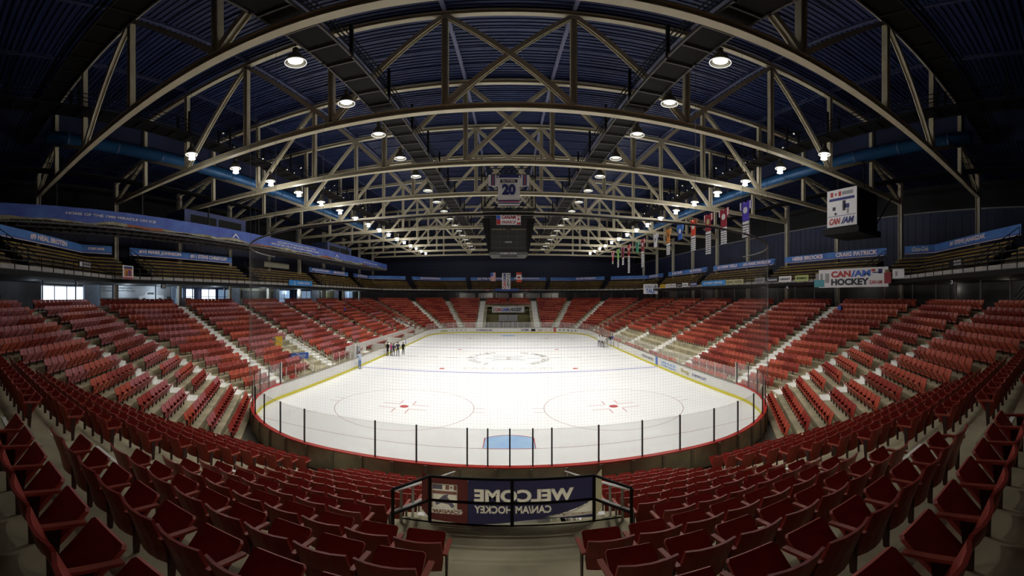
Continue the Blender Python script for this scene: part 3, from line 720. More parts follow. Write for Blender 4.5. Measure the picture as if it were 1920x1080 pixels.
def truss(i, y):
    r = empty('roof_truss', (0, y, ZB)); n = ORD[i+1] if i >= 0 else 'last'
    tag(r, 'cream steel roof truss spanning the hall, %s one ahead of the camera' % n if i >= 0 else 'cream steel roof truss directly above the camera', 'roof truss', 'roof trusses')
    b = MB(); b.ibeam((-31.6, y, ZB), (31.6, y, ZB), .36, .36, 'steel_cream', 'steel_flange_lit'); part(b, 'bottom_chord', r)
    b = MB(); xs = [-26.15, -20.35, -14.55, -8.74, -2.93, 2.93, 8.74, 14.55, 20.35, 26.15]
    for a, c in zip(xs, xs[1:]): b.ibeam((a, y, top_h(a)), (c, y, top_h(c)), .34, .34, 'steel_cream', 'steel_flange_lit')
    part(b, 'top_chord', r); b = MB()
    for sg in (-1, 1): b.ibeam((sg*26.15, y, CZ+12.45), (sg*31.6, y, CZ+11.6), .3, .3, 'steel_cream', 'steel_flange_lit')
    pieces(b, 'end_chord', r, per=3)
    for sg in (-1, 1):
        for k, x in enumerate(PX):
            zt_ = top_h(x) if x < 31 else CZ+11.6
            b = MB(); b.ibeam((sg*x, y, ZB+.15), (sg*x, y, zt_-.15), .3, .3, 'steel_cream', 'steel_flange_lit', up=(0,1,0) if False else (1,0,0)); part(b, 'vertical_strut', r)
        for (xa, za), (xc, zc) in (((2.93,'t'),(8.74,'b')), ((14.55,'t'),(8.74,'b')), ((14.55,'t'),(20.35,'b')), ((26.15,'m'),(20.35,'b')), ((26.15,'m'),(31.6,'b'))):
            z1 = {'t': top_h(xa)-.15, 'm': CZ+12.4}[za]
            b = MB(); b.ibeam((sg*xa, y, z1), (sg*xc, y, ZB+.15), .28, .28, 'steel_cream', 'steel_flange_lit', up=(0,1,0)); part(b, 'diagonal_brace', r)
    for sg in (-1, 1):
        b = MB(); b.ibeam((sg*2.93, y+sg*.03, ZT_-.15), (-sg*2.93, y+sg*.03, ZB+.15), .28, .28, 'steel_cream', 'steel_flange_lit', up=(0,1,0)); part(b, 'cross_brace', r)
TY = [-12.32+8.17+7.92*i for i in range(-1, 10)]
for i, y in zip(range(-1, 10), TY): truss(i, y)
for i, y in zip(range(-1, 10), TY):
    for sg, side in ((-1, 'left'), (1, 'right')):
        if i < 0: continue
        b = MB(); b.ibeam((sg*31.75, y, 6.5), (sg*31.75, y, CZ+11.8), .42, .42, 'column_cream', 'column_cream', up=(0,1,0))
        tag(b.build('steel_column', origin=(sg*31.75, y, 6.5)), 'tall cream steel column on the %s holding the %s truss' % (side, ORD[i+1]), 'column', 'steel columns')
m = MB()
for x in (-20.35, -14.55, -8.74, -2.93, 2.93, 8.74, 14.55, 20.35): q_ = 'beam_blue' if abs(x) < 3 else 'beam_dark'; m.ibeam((x, -20, ZT_+.32), (x, 72, ZT_+.32), .2, .28, q_, q_)
y = -18
while y < 80: m.beam((-26, y, ZT_+.42), (26, y, ZT_+.42), .12, .14, 'deck_blue'); y += 1.98
tag(m.build('beam_purlins'), kind='structure')

# catwalks
def catwalk(x, y0, y1, z, wd, label, ed='grey_edge'):
    r = empty('catwalk', (x, y0, z)); tag(r, label, 'catwalk', 'black roof catwalks')
    b = MB(); b.box(x-wd/2, x+wd/2, y0, y1, z, z+.04, 'black')
    for s in (-1, 1): b.beam((x+s*wd/2, y0, z-.02), (x+s*wd/2, y1, z-.02), .07, .16, ed)
    yy = y0
    while yy < y1: b.beam((x-wd/2, yy, z-.08), (x+wd/2, yy, z-.08), .07, .08, ed); yy += 1.32
    part(b, 'walkway', r)
    b = MB()
    for s in (-1, 1):
        for h in (.45, .75, 1.1): b.beam((x+s*wd/2, y0, z+h), (x+s*wd/2, y1, z+h), .045, .045, 'black_steel')
    pieces(b, 'guard_rail', r)
    b = MB(); yy = y0+1
    while yy < y1:
        for s in (-1, 1): b.beam((x+s*wd/2, yy, z-.1), (x+s*wd/2, yy, z+1.9), .12, .12, 'black_steel')
        yy += 3.96
    pieces(b, 'hanger_post', r)
    return r
for sg, side in ((-1, 'left'), (1, 'right')):
    catwalk(sg*5.9, -14, 70, CZ+10.0, 1.15, 'black inner catwalk running along the hall, %s of centre' % side)
    catwalk(sg*19.6, -14, 70, CZ+12.0, 1.3, 'black outer catwalk running along the %s side under the roof' % side, 'black_steel')
    r = empty('service_gangway', (sg*27, -4, CZ+11.0)); tag(r, 'black braced gangway behind the truss ends on the %s' % side, 'catwalk')
    b = MB(); b.box(sg*26.6, sg*27.6, -18, 74, CZ+10.3, CZ+10.42, 'black')
    for h in (.5, 1.0): b.beam((sg*26.6, -18, CZ+10.4+h), (sg*26.6, 74, CZ+10.4+h), .04, .04, 'black_steel')
    part(b, 'walkway', r)
    # duct
    r = empty('air_duct', (sg*24.3, 0, CZ+12.0)); tag(r, 'big round blue air duct running along the %s under the roof' % side, 'duct')
    b = MB(); b.tube([(sg*24.3, -5.5, CZ+12.15), (sg*24.3, 30, CZ+12.15), (sg*24.3, 72, CZ+12.15)], .55, 'duct_blue', 16); part(b, 'duct_pipe', r, smooth=True)
    b = MB()
    for k in range(19): b.tube([(sg*24.3, -4+4*k, CZ+12.15), (sg*24.3, -3.9+4*k, CZ+12.15)], .58, 'frame_blue', 16)
    pieces(b, 'duct_collar', r)
r = empty('cross_catwalk', (0, -6.8, CZ+12.2)); tag(r, 'black lattice catwalk crossing the hall just ahead of the camera', 'catwalk')
b = MB(); b.box(-26, 26, -7.3, -6.2, CZ+12.2, CZ+12.26, 'black')
for yy in (-7.3, -6.2):
    for h in (-.05, .55, 1.1): b.beam((-26, yy, CZ+12.2+h), (26, yy, CZ+12.2+h), .08, .1, 'black_steel')
xx = -26
while xx < 26: b.beam((xx, -7.3, CZ+12.14), (xx, -6.2, CZ+12.14), .08, .08, 'black_steel'); b.beam((xx, -6.2, CZ+12.2), (xx+1.3, -6.2, CZ+13.3), .06, .06, 'black_steel'); xx += 1.3
part(b, 'walkway', r)

# ------------------------------------------------------------------ bell lamps
def lamp_proto():
    P = {}
    b = MB(); b.lathe([(.1, .95), (.12, .92), (.12, .72), (.09, .7)], 'lamp_shade', n=12); b.tube([(0,0,.95),(0,0,1.5)], .015, 'black_steel', 4); P['lamp_cap'] = b
    b = MB(); b.lathe([(.09, .70), (.15, .66), (.15, .60), (.24, .5), (.34, .32), (.38, .12), (.38, .02)], 'lamp_shade', n=18, cap=False); b.lathe([(.37, .02), (.37, .12), (.33, .31), (.1, .55)], 'lamp_shade', n=18, cap=False); P['lamp_shade'] = b
    b = MB(); b.lathe([(.41, .03), (.44, .03), (.44, .0), (.41, .0), (.41, .03)], 'lamp_rim', n=20, cap=False); P['lamp_rim'] = b
    b = MB(); b.lathe([(0.0, .16), (.3, .16), (.3, .13), (0.0, .13)], 'lamp_glow', n=18, cap=False); P['lamp_lens'] = b
    return P
LP = {}
for nme, mb in lamp_proto().items():
    me = bpy.data.meshes.new(nme); me.from_pydata(mb.v, [], mb.f)
    for q in mb.names: me.materials.append(M[q])
    me.polygons.foreach_set('material_index', mb.m); me.polygons.foreach_set('use_smooth', [True]*len(mb.f)); me.update(); LP[nme] = me
bb = MB(); bb.lathe([(.2, .3), (.21, .28), (.21, -.14), (.24, -.2), (.0, -.2)], 'lamp_side', n=14, cap=False)
gm = bpy.data.meshes.new('lamp_globe'); gm.from_pydata(bb.v, [], bb.f); gm.materials.append(M['lamp_side']); gm.update()
for line, j, x, y, z in LAMPS:
    r = empty('bell_lamp', (x, y, z)); tag(r, 'bell-shaped roof lamp, %s from the camera in the %s line of lamps' % (ORD[j+1], line), 'lamp', 'bell lamps under the roof')
    shade = None; r.scale = (.88, .88, .88)
    for nme in ('lamp_cap', 'lamp_shade', 'lamp_rim', 'lamp_lens'):
        o = bpy.data.objects.new(nme, LP[nme]); COL.objects.link(o); o.parent = shade if nme in ('lamp_rim', 'lamp_lens') else r
        if nme == 'lamp_shade': shade = o
    b = MB(); sx_ = -1 if x > 0 else 1
    if 'inner' in line: b.tube([(x, y, z+.9), (x+sx_*.42, y, z+.62)], .03, 'black_steel', 5)
    else: b.tube([(x, y, z+.9), (x, y, ZT_+.3)], .012, 'black_steel', 4)
    part(b, 'mount_arm', r)
    if 'outer' in line:
        o = bpy.data.objects.new('lamp_globe', gm); COL.objects.link(o); o.parent = r; o.location = (.06 if x < 0 else -.06, 0, -.2)
# small stage spotlights hung along the outer catwalks
b = MB(); b.lathe([(.09, .0), (.1, .02), (.1, .24), (.07, .3)], 'black_steel', n=10, cap=True); sp = bpy.data.meshes.new('spot_body'); sp.from_pydata(b.v, [], b.f); sp.materials.append(M['black_steel']); sp.update()
b = MB(); b.lathe([(0, -.005), (.085, -.005), (.085, .0)], 'galv', n=10, cap=False); sl = bpy.data.meshes.new('spot_lens'); sl.from_pydata(b.v, [], b.f); sl.materials.append(M['galv']); sl.update()
for sg, side in ((-1, 'left'), (1, 'right')):
    for k in range(26):
        r = empty('stage_spotlight', (sg*(18.9-(k % 2)*.0), 6+1.15*k, CZ+12.1+(.9 if k % 3 == 0 else 0))); r.rotation_euler = (random.uniform(-.5, .5), sg*random.uniform(.5, .9), 0)
        tag(r, 'small black stage spotlight on the %s outer catwalk, %s from the camera end' % (side, ORD[k+1] if k < 24 else ('twenty-fifth', 'last')[k-24]), 'spotlight', 'stage spotlights on the catwalks')
        for nme, me in (('spot_body', sp), ('spot_lens', sl)):
            o = bpy.data.objects.new(nme, me); COL.objects.link(o); o.parent = r

# ------------------------------------------------------------------ balcony, bleachers, upper banners
DB = 12.1
for sg, side in ((-1, 'left'), (1, 'right')):
    A = [(sg*x, y) for x, y in half(DB)]; B = [(sg*x, y) for x, y in half(20.8)]
    A[0] = (A[0][0], -12.6); A[1] = (sg*16.2, -12.6)
    m = MB(); edge_strip(m, A, B, 8.66, 8.66, 'wall_black'); edge_strip(m, A, B, 8.95, 8.95, 'riser_brown'); edge_strip(m, A, A, 8.66, 8.95, 'black')
    A2 = [(sg*(x+(.03 if x > 0 else 0)), y) for x, y in half(DB-.03)]; A2[0] = (0, -12.58); A2[1] = (sg*16.2, -12.58)
    edge_strip(m, A2, A2, 8.97, 9.22, 'trim_grey')
    tag(m.build('floor_balcony_'+side), kind='structure')
    # white fascia strip panels + railing
    r = empty('balcony_railing', (sg*27, 30, 8.95)); tag(r, 'black balcony railing with white toe panels along the %s upper level' % side, 'railing')
    b = MB(); 
    for e in range(1, 5):
        a = Vector((*A[e], 0)); c = Vector((*A[e+1], 0)); l = (c-a).length; t = (c-a)/l
        u = .1
        while u < l-.8:
            p_ = a+t*u; q_ = a+t*min(u+1.08, l); b.beam(p_+Vector((0,0,9.13)), q_+Vector((0,0,9.13)), .03, .24, 'toe_white'); u += 1.24
    pieces(b, 'toe_panel', r, label='white toe panel')
    b = MB()
    for e in range(1, 5):
        a = Vector((*A[e], 0)); c = Vector((*A[e+1], 0)); l = (c-a).length; t = (c-a)/l
        for h in (9.5, 9.95): b.beam(a+Vector((0,0,h)), c+Vector((0,0,h)), .04, .04, 'black_steel')
    pieces(b, 'guard_rail', r); b = MB()
    for e in range(1, 5):
        a = Vector((*A[e], 0)); c = Vector((*A[e+1], 0)); l = (c-a).length; t = (c-a)/l; u = 0
        while u < l: p_ = a+t*u; b.beam(p_+Vector((0,0,8.95)), p_+Vector((0,0,9.95)), .06, .06, 'black_steel', up=(1,0,0)); u += 1.24
    pieces(b, 'guard_post', r)
    # thin posts under the balcony edge
    for e in (1, 2, 3, 4):
        a = Vector((*half(14.95)[e], 0)); c = Vector((*half(14.95)[e+1], 0)); l = (c-a).length; n = max(2, int(l/(2.9 if sg > 0 else 4.5)))
        for i in range(n):
            p_ = a+(c-a)*((i+.5)/n); b = MB(); x_ = sg*p_.x
            b.tube([(x_, p_.y, 6.45), (x_, p_.y, 8.66)], .06, 'frame_blue' if sg < 0 else 'trim_grey', 8)
            nm = ('near corner', 'side stand', 'far corner', 'far end')[e-1]
            tag(b.build('balcony_post', origin=(x_, p_.y, 6.45)), 'thin post under the balcony on the %s, %s along the %s' % (side, ORD[i+1], nm), 'post', 'posts under the balcony')

def ring_at(d, e, t):
    H = half(d); a, b_ = H[e], H[e+1]; return Vector((a[0]+(b_[0]-a[0])*t, a[1]+(b_[1]-a[1])*t, 0))
def yt(y, d=15.8): return (y-V2n(d)[1])/(V2f(d)[1]-V2n(d)[1])
SECS = {
 'right': [([(1, .42), (1, 1.0), (2, yt(3.0))], ['#1 STEVE JANASZAK', 'Coca-Cola']), ([(2, yt(5.0)), (2, yt(19.3))], ['CRAIG PATRICK', 'HERB BROOKS']),
           ([(2, yt(21.1)), (2, yt(35.5))], ['#16 MARK PAVELICH', '#15 MARK WELLS']), ([(2, yt(37.3)), (2, yt(52.0))], ['#8 DAVE SILK', '#6 BILL BAKER']),
           ([(2, yt(54.5)), (2, 1.0), (3, .45)], ['#5 MIKE RAMSEY', '']), ([(3, .53), (3, 1.0), (4, .33)], ['#3 KEN MORROW', '']), ([(0, .02), (1, .30)], ['', ''])],
 'left': [([(1, .42), (1, 1.0), (2, yt(3.0))], ['#9 NEAL BROTEN', 'OLYMPIC CENTER']), ([(2, yt(5.0)), (2, yt(19.3))], ['#10 MARK JOHNSON', '#11 STEVE CHRISTOFF']),
          ([(2, yt(21.5)), (2, yt(35.5))], ['', '']), ([(2, yt(37.3)), (2, yt(52.0))], ["#17 JACK O'CALLAHAN", '#20 BOB SUTER']),
          ([(2, yt(54.5)), (2, 1.0), (3, .45)], ['#21 MIKE ERUZIONE', '']), ([(3, .53), (3, 1.0), (4, .33)], ['#23 DAVE CHRISTIAN', '']), ([(0, .02), (1, .30)], ['', ''])],
 'centre': [([(4, .40), (4, 1.0)], ['#27 PHIL VERCHOTA', '#28 JOHN HARRINGTON'])],
}
PLACE = ['in the near corner', 'second from the camera', 'third along the side', 'fourth along the side', 'at the start of the far corner', 'in the far corner', 'beside the camera']
def sec_path(path, d, sg):
    pts = []
    for e, t in path:
        v = ring_at(d, e, t); pts.append(Vector((sg*v.x, v.y, 0)))
    return pts
def expand(path):
    # insert the shared vertex when a path crosses edges without naming it
    return path
for side, secs in SECS.items():
    for idx, (path, txt) in enumerate(secs):
        if path[0][0] == 0: path = [(0, .35), (0, 1.0), (1, .33)]
        sgs = (-1,) if side == 'left' else (1,)
        def pts_at(d):
            if side == 'centre':
                a = sec_path(path, d, -1); c = sec_path(path, d, 1)[::-1]; return [a[0], c[-1]]
            return sec_path(path, d, sgs[0])
        P0 = pts_at(13.0)[0]
        r = empty('bleacher_section', (P0.x, P0.y, 8.95))
        where = 'in the middle of the far end' if side == 'centre' else 'on the %s, %s' % (side, PLACE[idx])
        tag(r, 'brown bench bleachers, upper level, %s' % where, 'bleachers', 'upper level bleacher sections')
        st = MB(); be = MB(); nrow = 6
        for k in range(nrow):
            d0 = 13.1+.44*k; z0 = 9.35+.36*k
            A = pts_at(d0-.24); B = pts_at(d0+.2)
            for i in range(len(A)-1):
                a, b_, c, d_ = A[i], A[i+1], B[i+1], B[i]
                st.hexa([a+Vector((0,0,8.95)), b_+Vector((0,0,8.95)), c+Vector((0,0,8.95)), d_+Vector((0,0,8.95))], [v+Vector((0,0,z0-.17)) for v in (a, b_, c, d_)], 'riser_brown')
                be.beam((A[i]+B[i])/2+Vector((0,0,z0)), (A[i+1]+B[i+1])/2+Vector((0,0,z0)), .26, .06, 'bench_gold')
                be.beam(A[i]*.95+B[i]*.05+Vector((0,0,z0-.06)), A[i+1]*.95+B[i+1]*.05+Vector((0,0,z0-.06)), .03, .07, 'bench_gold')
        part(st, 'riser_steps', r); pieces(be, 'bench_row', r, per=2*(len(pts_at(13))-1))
        # end rail
        b = MB()
        E0 = pts_at(12.6)[0]; E1 = pts_at(15.7)[0]
        for h in (.5, .95): b.beam(E0+Vector((0,0,8.95+h)), E1+Vector((0,0,11.2+h)), .05, .05, 'black_steel')
        for t in (0, .25, .5, .75, 1): q = E0.lerp(E1, t); b.beam(q+Vector((0,0,8.95+2.25*t)), q+Vector((0,0,8.95+2.25*t+.95)), .05, .05, 'black_steel', up=(1,0,0))
        pieces(b, 'end_rail', r)
        # banner on top
        A = pts_at(15.85); txt_any = any(txt)
        if side == 'left' and idx == 2:
            t = MB()
            for i in range(len(A)-1): t.beam(A[i].lerp(A[i+1], .3)+Vector((0,0,12.0)), A[i].lerp(A[i+1], .72)+Vector((0,0,12.0)), .04, .75, 'wall_beige')
            tag(t.build('glass_barrier', origin=tuple(A[0]+Vector((0,0,11.6)))), 'pale framed panel screen above the third left bleacher block', 'screen'); continue
        rb = empty('name_banner', tuple(A[0]+Vector((0,0,11.6)))); 
        tag(rb, 'blue name banner above the bleachers, %s' % where, 'banner', 'blue name banners of the upper level')
        b = MB()
        for i in range(len(A)-1):
            b.beam(A[i]+Vector((0,0,12.02)), A[i+1]+Vector((0,0,12.02)), .04, .74, 'banner_blue')
            b.beam(A[i]+Vector((0,0,11.63)), A[i+1]+Vector((0,0,11.63)), .05, .05, 'letter_pink')
            b.beam(A[i]+Vector((0,0,11.72)), A[i+1]+Vector((0,0,11.72)), .05, .12, 'banner_royal')
        bsh = part(b, 'banner_sheet', rb)
        if not txt_any: continue
        b = MB()
        segs = [(A[i], A[i+1]) for i in range(len(A)-1)]
        jobs = []
        if len(segs) == 1:
            jobs = [(segs[0], .06, .46, txt[0]), (segs[0], .54, .94, txt[1])] if txt[1] else [(segs[0], .3, .7, txt[0])]
        else:
            jobs = [(segs[0], .25, .85, txt[0]), (segs[1], .2, .75, txt[1])]
        for (a, c), t0, t1, s in jobs:
            if not s: continue
            Lg = (c-a).length; asp = text2d(s, .02, .0)[2]; hh = min(.47, (t1-t0)*Lg/asp*1.5); wdt = min((t1-t0)*Lg, hh*asp*1.15); mid = (t0+t1)/2
            dr = (c-a)/Lg
            n = Vector((dr.y, -dr.x, 0))
            ctr = Vector((0, 25, 0))
            if (ctr-(a+c)/2).dot(n) < 0: n = -n
            rgt = Vector((-n.y, n.x, 0))    # right direction for a viewer facing the banner from inside
            o_ = a.lerp(c, mid)+Vector((0,0,12.05))+n*.035
            put_text(b, s, 'letter_pink' if s != 'Coca-Cola' else 'letter_white', lambda x, z: o_+rgt*x+Vector((0,0,z)), -wdt/2, wdt/2, -hh/2, hh/2, bold=.045, shear=.4 if s == 'Coca-Cola' else 0)
        sub(b, 'banner_lettering', bsh, rb)

# ------------------------------------------------------------------ concourse back wall
def cw(side, sg, pts, z0, z1, name, nm, kind='structure', extra=None):
    m = MB()
    for a, c in zip(pts, pts[1:]): m.beam((sg*a[0], a[1], (z0+z1)/2), (sg*c[0], c[1], (z0+z1)/2), .12, z1-z0, nm)
    o = m.build(name); return tag(o, kind=kind)
DW = 17.8
cw('right', 1, [half(DW)[i] for i in range(0, 6)], 6.5, 8.66, 'wall_concourse_right', 'wall_dim')
H = half(DW)
cw('left', -1, [H[0], H[1], tuple(Vector(H[1]).lerp(Vector(H[2]), .8))], 6.5, 8.66, 'wall_concourse_near_left', 'wall_dim')
cw('left', -1, [(33.0, 58), H[3], H[4], H[5]], 6.5, 8.66, 'wall_concourse_far_left', 'wall_dim')
wn = [0]
def window(pts, z0, z1, glassn, mull, z_sill=.55):
    wn[0] += 1
    r = empty('window_%d' % wn[0], (pts[0][0], pts[0][1], z0)); r['kind'] = 'structure'
    m = MB(); m.beam((*pts[0], (z0+z1)/2), (*pts[1], (z0+z1)/2), .03, z1-z0, glassn); o = part(m, 'window_pane', r); o['kind'] = 'structure'
    m = MB(); a = Vector((*pts[0], 0)); c = Vector((*pts[1], 0)); l = (c-a).length; n = max(1, int(l/mull))
    for i in range(n+1): q = a.lerp(c, i/n); m.beam(q+Vector((0,0,z0)), q+Vector((0,0,z1)), .1, .1, 'frame_blue', up=(1,0,0))
    for z in (z0+.03, z0+z_sill, z1-.04): m.beam(a+Vector((0,0,z)), c+Vector((0,0,z)), .08, .06, 'frame_blue')
    o = part(m, 'window_frame', r); o['kind'] = 'structure'
q = Vector(H[1]).lerp(Vector(H[2]), .8)
window([(-q.x, q.y), (-33, H[2][1])], 6.5, 8.5, 'day_glass', 1.9); window([(-33, H[2][1]), (-33, .8)], 6.5, 8.5, 'day_glass', 1.2)
for y0, y1, g_ in ((12.6, 15.0, 'day_glass_dim'), (15.6, 17.0, 'day_glass'), (18.2, 20.8, 'day_glass'), (21.2, 24, 'day_glass_dim'), (34.8, 36.4, 'day_glass'), (51, 54, 'day_glass')): window([(-35.6, y0), (-35.6, y1)], 6.9, 8.5, g_, 1.1)
window([(-33, 31.5), (-33, 34.5)], 6.6, 8.5, 'day_glass_dim', 1.5); window([(-33, 36.5), (-33, 41)], 6.6, 8.5, 'day_glass_dim', 1.5); window([(-33, 12.0), (-33, 13.2)], 6.6, 8.5, 'day_glass_dim', 1.2)
m = MB()
for y0, y1, nm in ((.8, 2.5, 'wall_pale_blue'), (11.4, 12.0, 'wall_pale_blue'), (20.9, 22.6, 'wall_pale_blue'), (30.6, 31.5, 'wall_pale_blue'), (41.0, 43.4, 'wall_pale_blue'), (49.8, 51.4, 'wall_pale_blue'), (54, 58, 'wall_pale_blue')):
    m.box(-33.1, -32.8, y0, y1, 6.5, 8.66, nm)
m.box(-32.4, -31.7, 11.6, 13.4, 6.5, 7.35, 'wall_pale_blue')
tag(m.build('wall_concourse_piers'), kind='structure')
m = MB(); m.box(-33.15, -32.95, 2.4, 11.5, 6.5, 8.66, 'wall_dim'); m.box(-33.15, -32.95, 22.6, 30.6, 6.5, 8.66, 'wall_beige'); m.box(-33.15, -32.95, 43.4, 49.8, 6.5, 8.66, 'wall_beige'); tag(m.build('wall_concourse_left'), kind='structure')
mu = empty('truck_mural', (-32.9, 7, 6.6)); tag(mu, 'grey wall mural with a silver pickup truck under the left balcony', 'mural')
b = MB(); b.box(-32.94, -32.88, 2.6, 11.3, 6.58, 8.62, 'mural_grey'); b.box(-32.93, -32.86, 2.6, 11.3, 6.58, 6.9, 'mural_light'); b.box(-32.93, -32.86, 2.7, 8.1, 6.95, 7.35, 'mural_dark'); b.box(-32.93, -32.86, 10.8, 11.3, 6.95, 7.5, 'mural_dark'); part(b, 'printed_panel', mu)
b = MB(); FY = lambda x, z: (x, z)
truck = [(0,.42),(.1,.95),(.75,1.08),(1.05,1.5),(2.0,1.52),(2.25,1.1),(3.5,1.08),(3.55,.42)]
b.prism([(a*.93, c*.85) for a, c in truck], (-32.84, 7.05, 6.72), (0, 1, 0), (0, 0, 1), .03, 'mural_light')
b.prism([(1.05,1.0),(1.15,1.22),(1.85,1.24),(2.02,1.0)], (-32.82, 7.05, 6.72), (0,1,0), (0,0,1), .03, 'mural_dark')
for cx in (.7, 2.75):
    b.prism([(cx+.3*math.cos(t), .33+.3*math.sin(t)) for t in np.linspace(0, 2*PI, 13)[:-1]], (-32.82, 7.05, 6.72), (0,1,0), (0,0,1), .03, 'mural_dark')
    b.prism([(cx+.16*math.cos(t), .33+.16*math.sin(t)) for t in np.linspace(0, 2*PI, 13)[:-1]], (-32.80, 7.05, 6.72), (0,1,0), (0,0,1), .03, 'mural_light')
part(b, 'pickup_picture', mu, 'silver pickup truck')
b = MB()
put_text(b, 'MOST DEPENDABLE, LONGEST-LASTING', 'mural_dark', lambda x, z: Vector((-32.83, x, z)), 2.9, 6.3, 8.28, 8.42); put_text(b, 'FULL-SIZE PICKUPS ON THE ROAD', 'mural_dark', lambda x, z: Vector((-32.83, x, z)), 2.9, 6.6, 8.02, 8.16)
part(b, 'mural_lettering', mu)
for nme, y0, y1, lab in (('framed_mural', 23.2, 30.2, 'dark landscape mural on the beige concourse wall, third bay on the left'), ('framed_mural', 44.2, 49.2, 'olive glazed panel on the concourse wall near the far left')):
    b = MB(); b.box(-32.94, -32.88, y0, y1, 7.3, 8.3, 'mural_dark' if y0 < 40 else 'wall_olive'); yy = y0
    while yy <= y1+.01: b.box(-32.89, -32.84, yy-.03, yy+.03, 7.2, 8.4, 'frame_blue'); yy += 1.4 if y0 > 40 else 7.0
    tag(b.build(nme, origin=(-32.9, y0, 7.3)), lab, 'mural')
# section numbers over the balcony edge
def hang_sign(name, label, cat, o, n, wd, ht, sheet, texts, thick=.03, shapes=(), group=None, subn='lettering'):
    """flat sign: o centre, n facing direction"""
    n = Vector(n).normalized(); rgt = Vector((-n.y, n.x, 0)).normalized(); up = Vector((0,0,1)); o = Vector(o)
    r = empty(name, tuple(o-up*ht/2)); tag(r, label, cat, group)
    b = MB(); b.frame(o, rgt, up, sheet, -wd/2, wd/2, -ht/2, ht/2, -thick, 0); shp = part(b, 'sign_panel', r)
    if texts or shapes:
        b = MB()
        for x0, x1, z0, z1, nm in shapes: b.frame(o, rgt, up, nm, x0, x1, z0, z1, 0, .012)
        for s, x0, x1, z0, z1, nm, *rest in texts:
            put_text(b, s, nm, lambda x, z: o+rgt*x+up*z+n*.02, x0, x1, z0, z1, bold=rest[0] if rest else .02, shear=rest[1] if len(rest) > 1 else 0.0)
        sub(b, subn, shp, r)
    return r
for (x, y), s, n, side in (((-24.2, -3.2), '24', (.7, .7, 0), 'left'), ((-27.2, 6.4), '23', (1, 0, 0), 'left'), ((-27.2, 15.0), '22', (1, 0, 0), 'left'), ((22.9, -4.6), '3', (-.7, .7, 0), 'right'), ((27.2, 15), '5', (-1, 0, 0), 'right')):
    hang_sign('section_number', 'small black sign with the number %s under the %s balcony edge' % ({'24': 'twenty-four', '23': 'twenty-three', '22': 'twenty-two', '3': 'three', '5': 'five'}[s], side), 'sign', (x, y, 8.45), n, .55 if side == 'left' else .5, .42, 'black', [(s, -.18, .18, -.14, .14, 'letter_white')], group=None)

# ------------------------------------------------------------------ signs on the balcony rail (right) and others
def on_rail(y, z, wd, ht, sheet, texts, label, shapes=()): hang_sign('rail_sign', label, 'sign', (27.2, y, z), (-1, 0, 0), wd, ht, sheet, texts, shapes=shapes)
def ry(px): return -12.32+27.2/math.tan((px-952.4)/PXR)
spec = [((1328,1352), 'sign_lime', 'QUALITY INN', 'yellow-green rectangular sign'), ((1462,1485), 'cloth_white', 'BUNGALOW', 'white lettered sign')]
cs = [(1630, 1652)]
def rs(p0, p1, ht, sheet, s, label, tn='navy_dark', z=9.4):
    ya, yb = ry(p1), ry(p0); wd = abs(yb-ya); hang_sign('rail_sign', label, 'sign', (27.12, (ya+yb)/2, z), (-1,0,0), wd, ht, sheet, [(s, -wd*.4, wd*.4, -ht*.22, ht*.22, tn)] if s else [], group='advertising signs on the right balcony rail')
rs(1491, 1516, .62, 'sign_lime', 'PERFORMANCE', 'pale green sign on the right balcony rail beside the large hockey banner'); rs(1461, 1484, .62, 'cloth_white', 'ADIRONDACK', 'white sign on the right balcony rail, next after the pale green one'); rs(1437, 1459, .6, 'navy_dark', 'Stewarts', 'dark sign with white script on the right balcony rail', 'letter_white'); rs(1415, 1434, .62, 'grey_cloth', 'ROOST', 'grey framed sign on the right balcony rail')
rs(1376, 1394, .6, 'sign_tan', 'HOTEL', 'narrow tan sign on the right balcony rail'); rs(1361, 1376, .62, 'sign_tan', 'LAKE PLACID', 'wide tan sign touching the blue one on the right balcony rail'); rs(1316, 1360, .7, 'sign_blue', 'OLYMPIC CENTER', 'long bright blue sign on the right balcony rail', 'letter_white')
rs(1294, 1307, .55, 'navy', 'PEPSI', 'navy sign on the right balcony rail', 'letter_white'); rs(1279, 1290, .6, 'cloth_white', 'BANK', 'white sign on the right balcony rail right of the black one'); rs(1268, 1278, .5, 'black', 'CROWNE', 'black sign on the right balcony rail', 'letter_white'); rs(1259, 1267, .6, 'cloth_white', 'NBT', 'square white sign on the right balcony rail'); rs(1248, 1258, .6, 'cloth_white', 'COOP', 'white sign on the right balcony rail beside the yellow one'); rs(1238, 1247, .6, 'yellow_vinyl', 'SUBWAY', 'small yellow sign at the far end of the right balcony rail')
hang_sign('rail_sign', 'tattered blue and white banner hanging at the far end of the right balcony rail', 'banner', (26.9, ry(1218)-1, 9.0), (-.8, -.6, 0), 3.2, 1.9, 'cloth_white', [('WORLD CUP', -1.3, 1.3, .2, .7, 'navy'), ('TALL', -1.0, 1.0, -.8, .05, 'blue_cloth', .04)])
hang_sign('rail_sign', 'bright blue sign with white lettering on the left balcony rail', 'sign', (-27.1, -12.32+27.1/math.tan((952.4-564)/PXR), 9.35), (1,0,0), 5.8, .72, 'sign_blue', [('OLYMPIC CENTER', -.9, 2.2, -.14, .14, 'letter_white')], shapes=[(-1.6,-1.5,-.2,.25,'letter_white'),(-1.75,-1.35,-.25,-.18,'letter_white')])
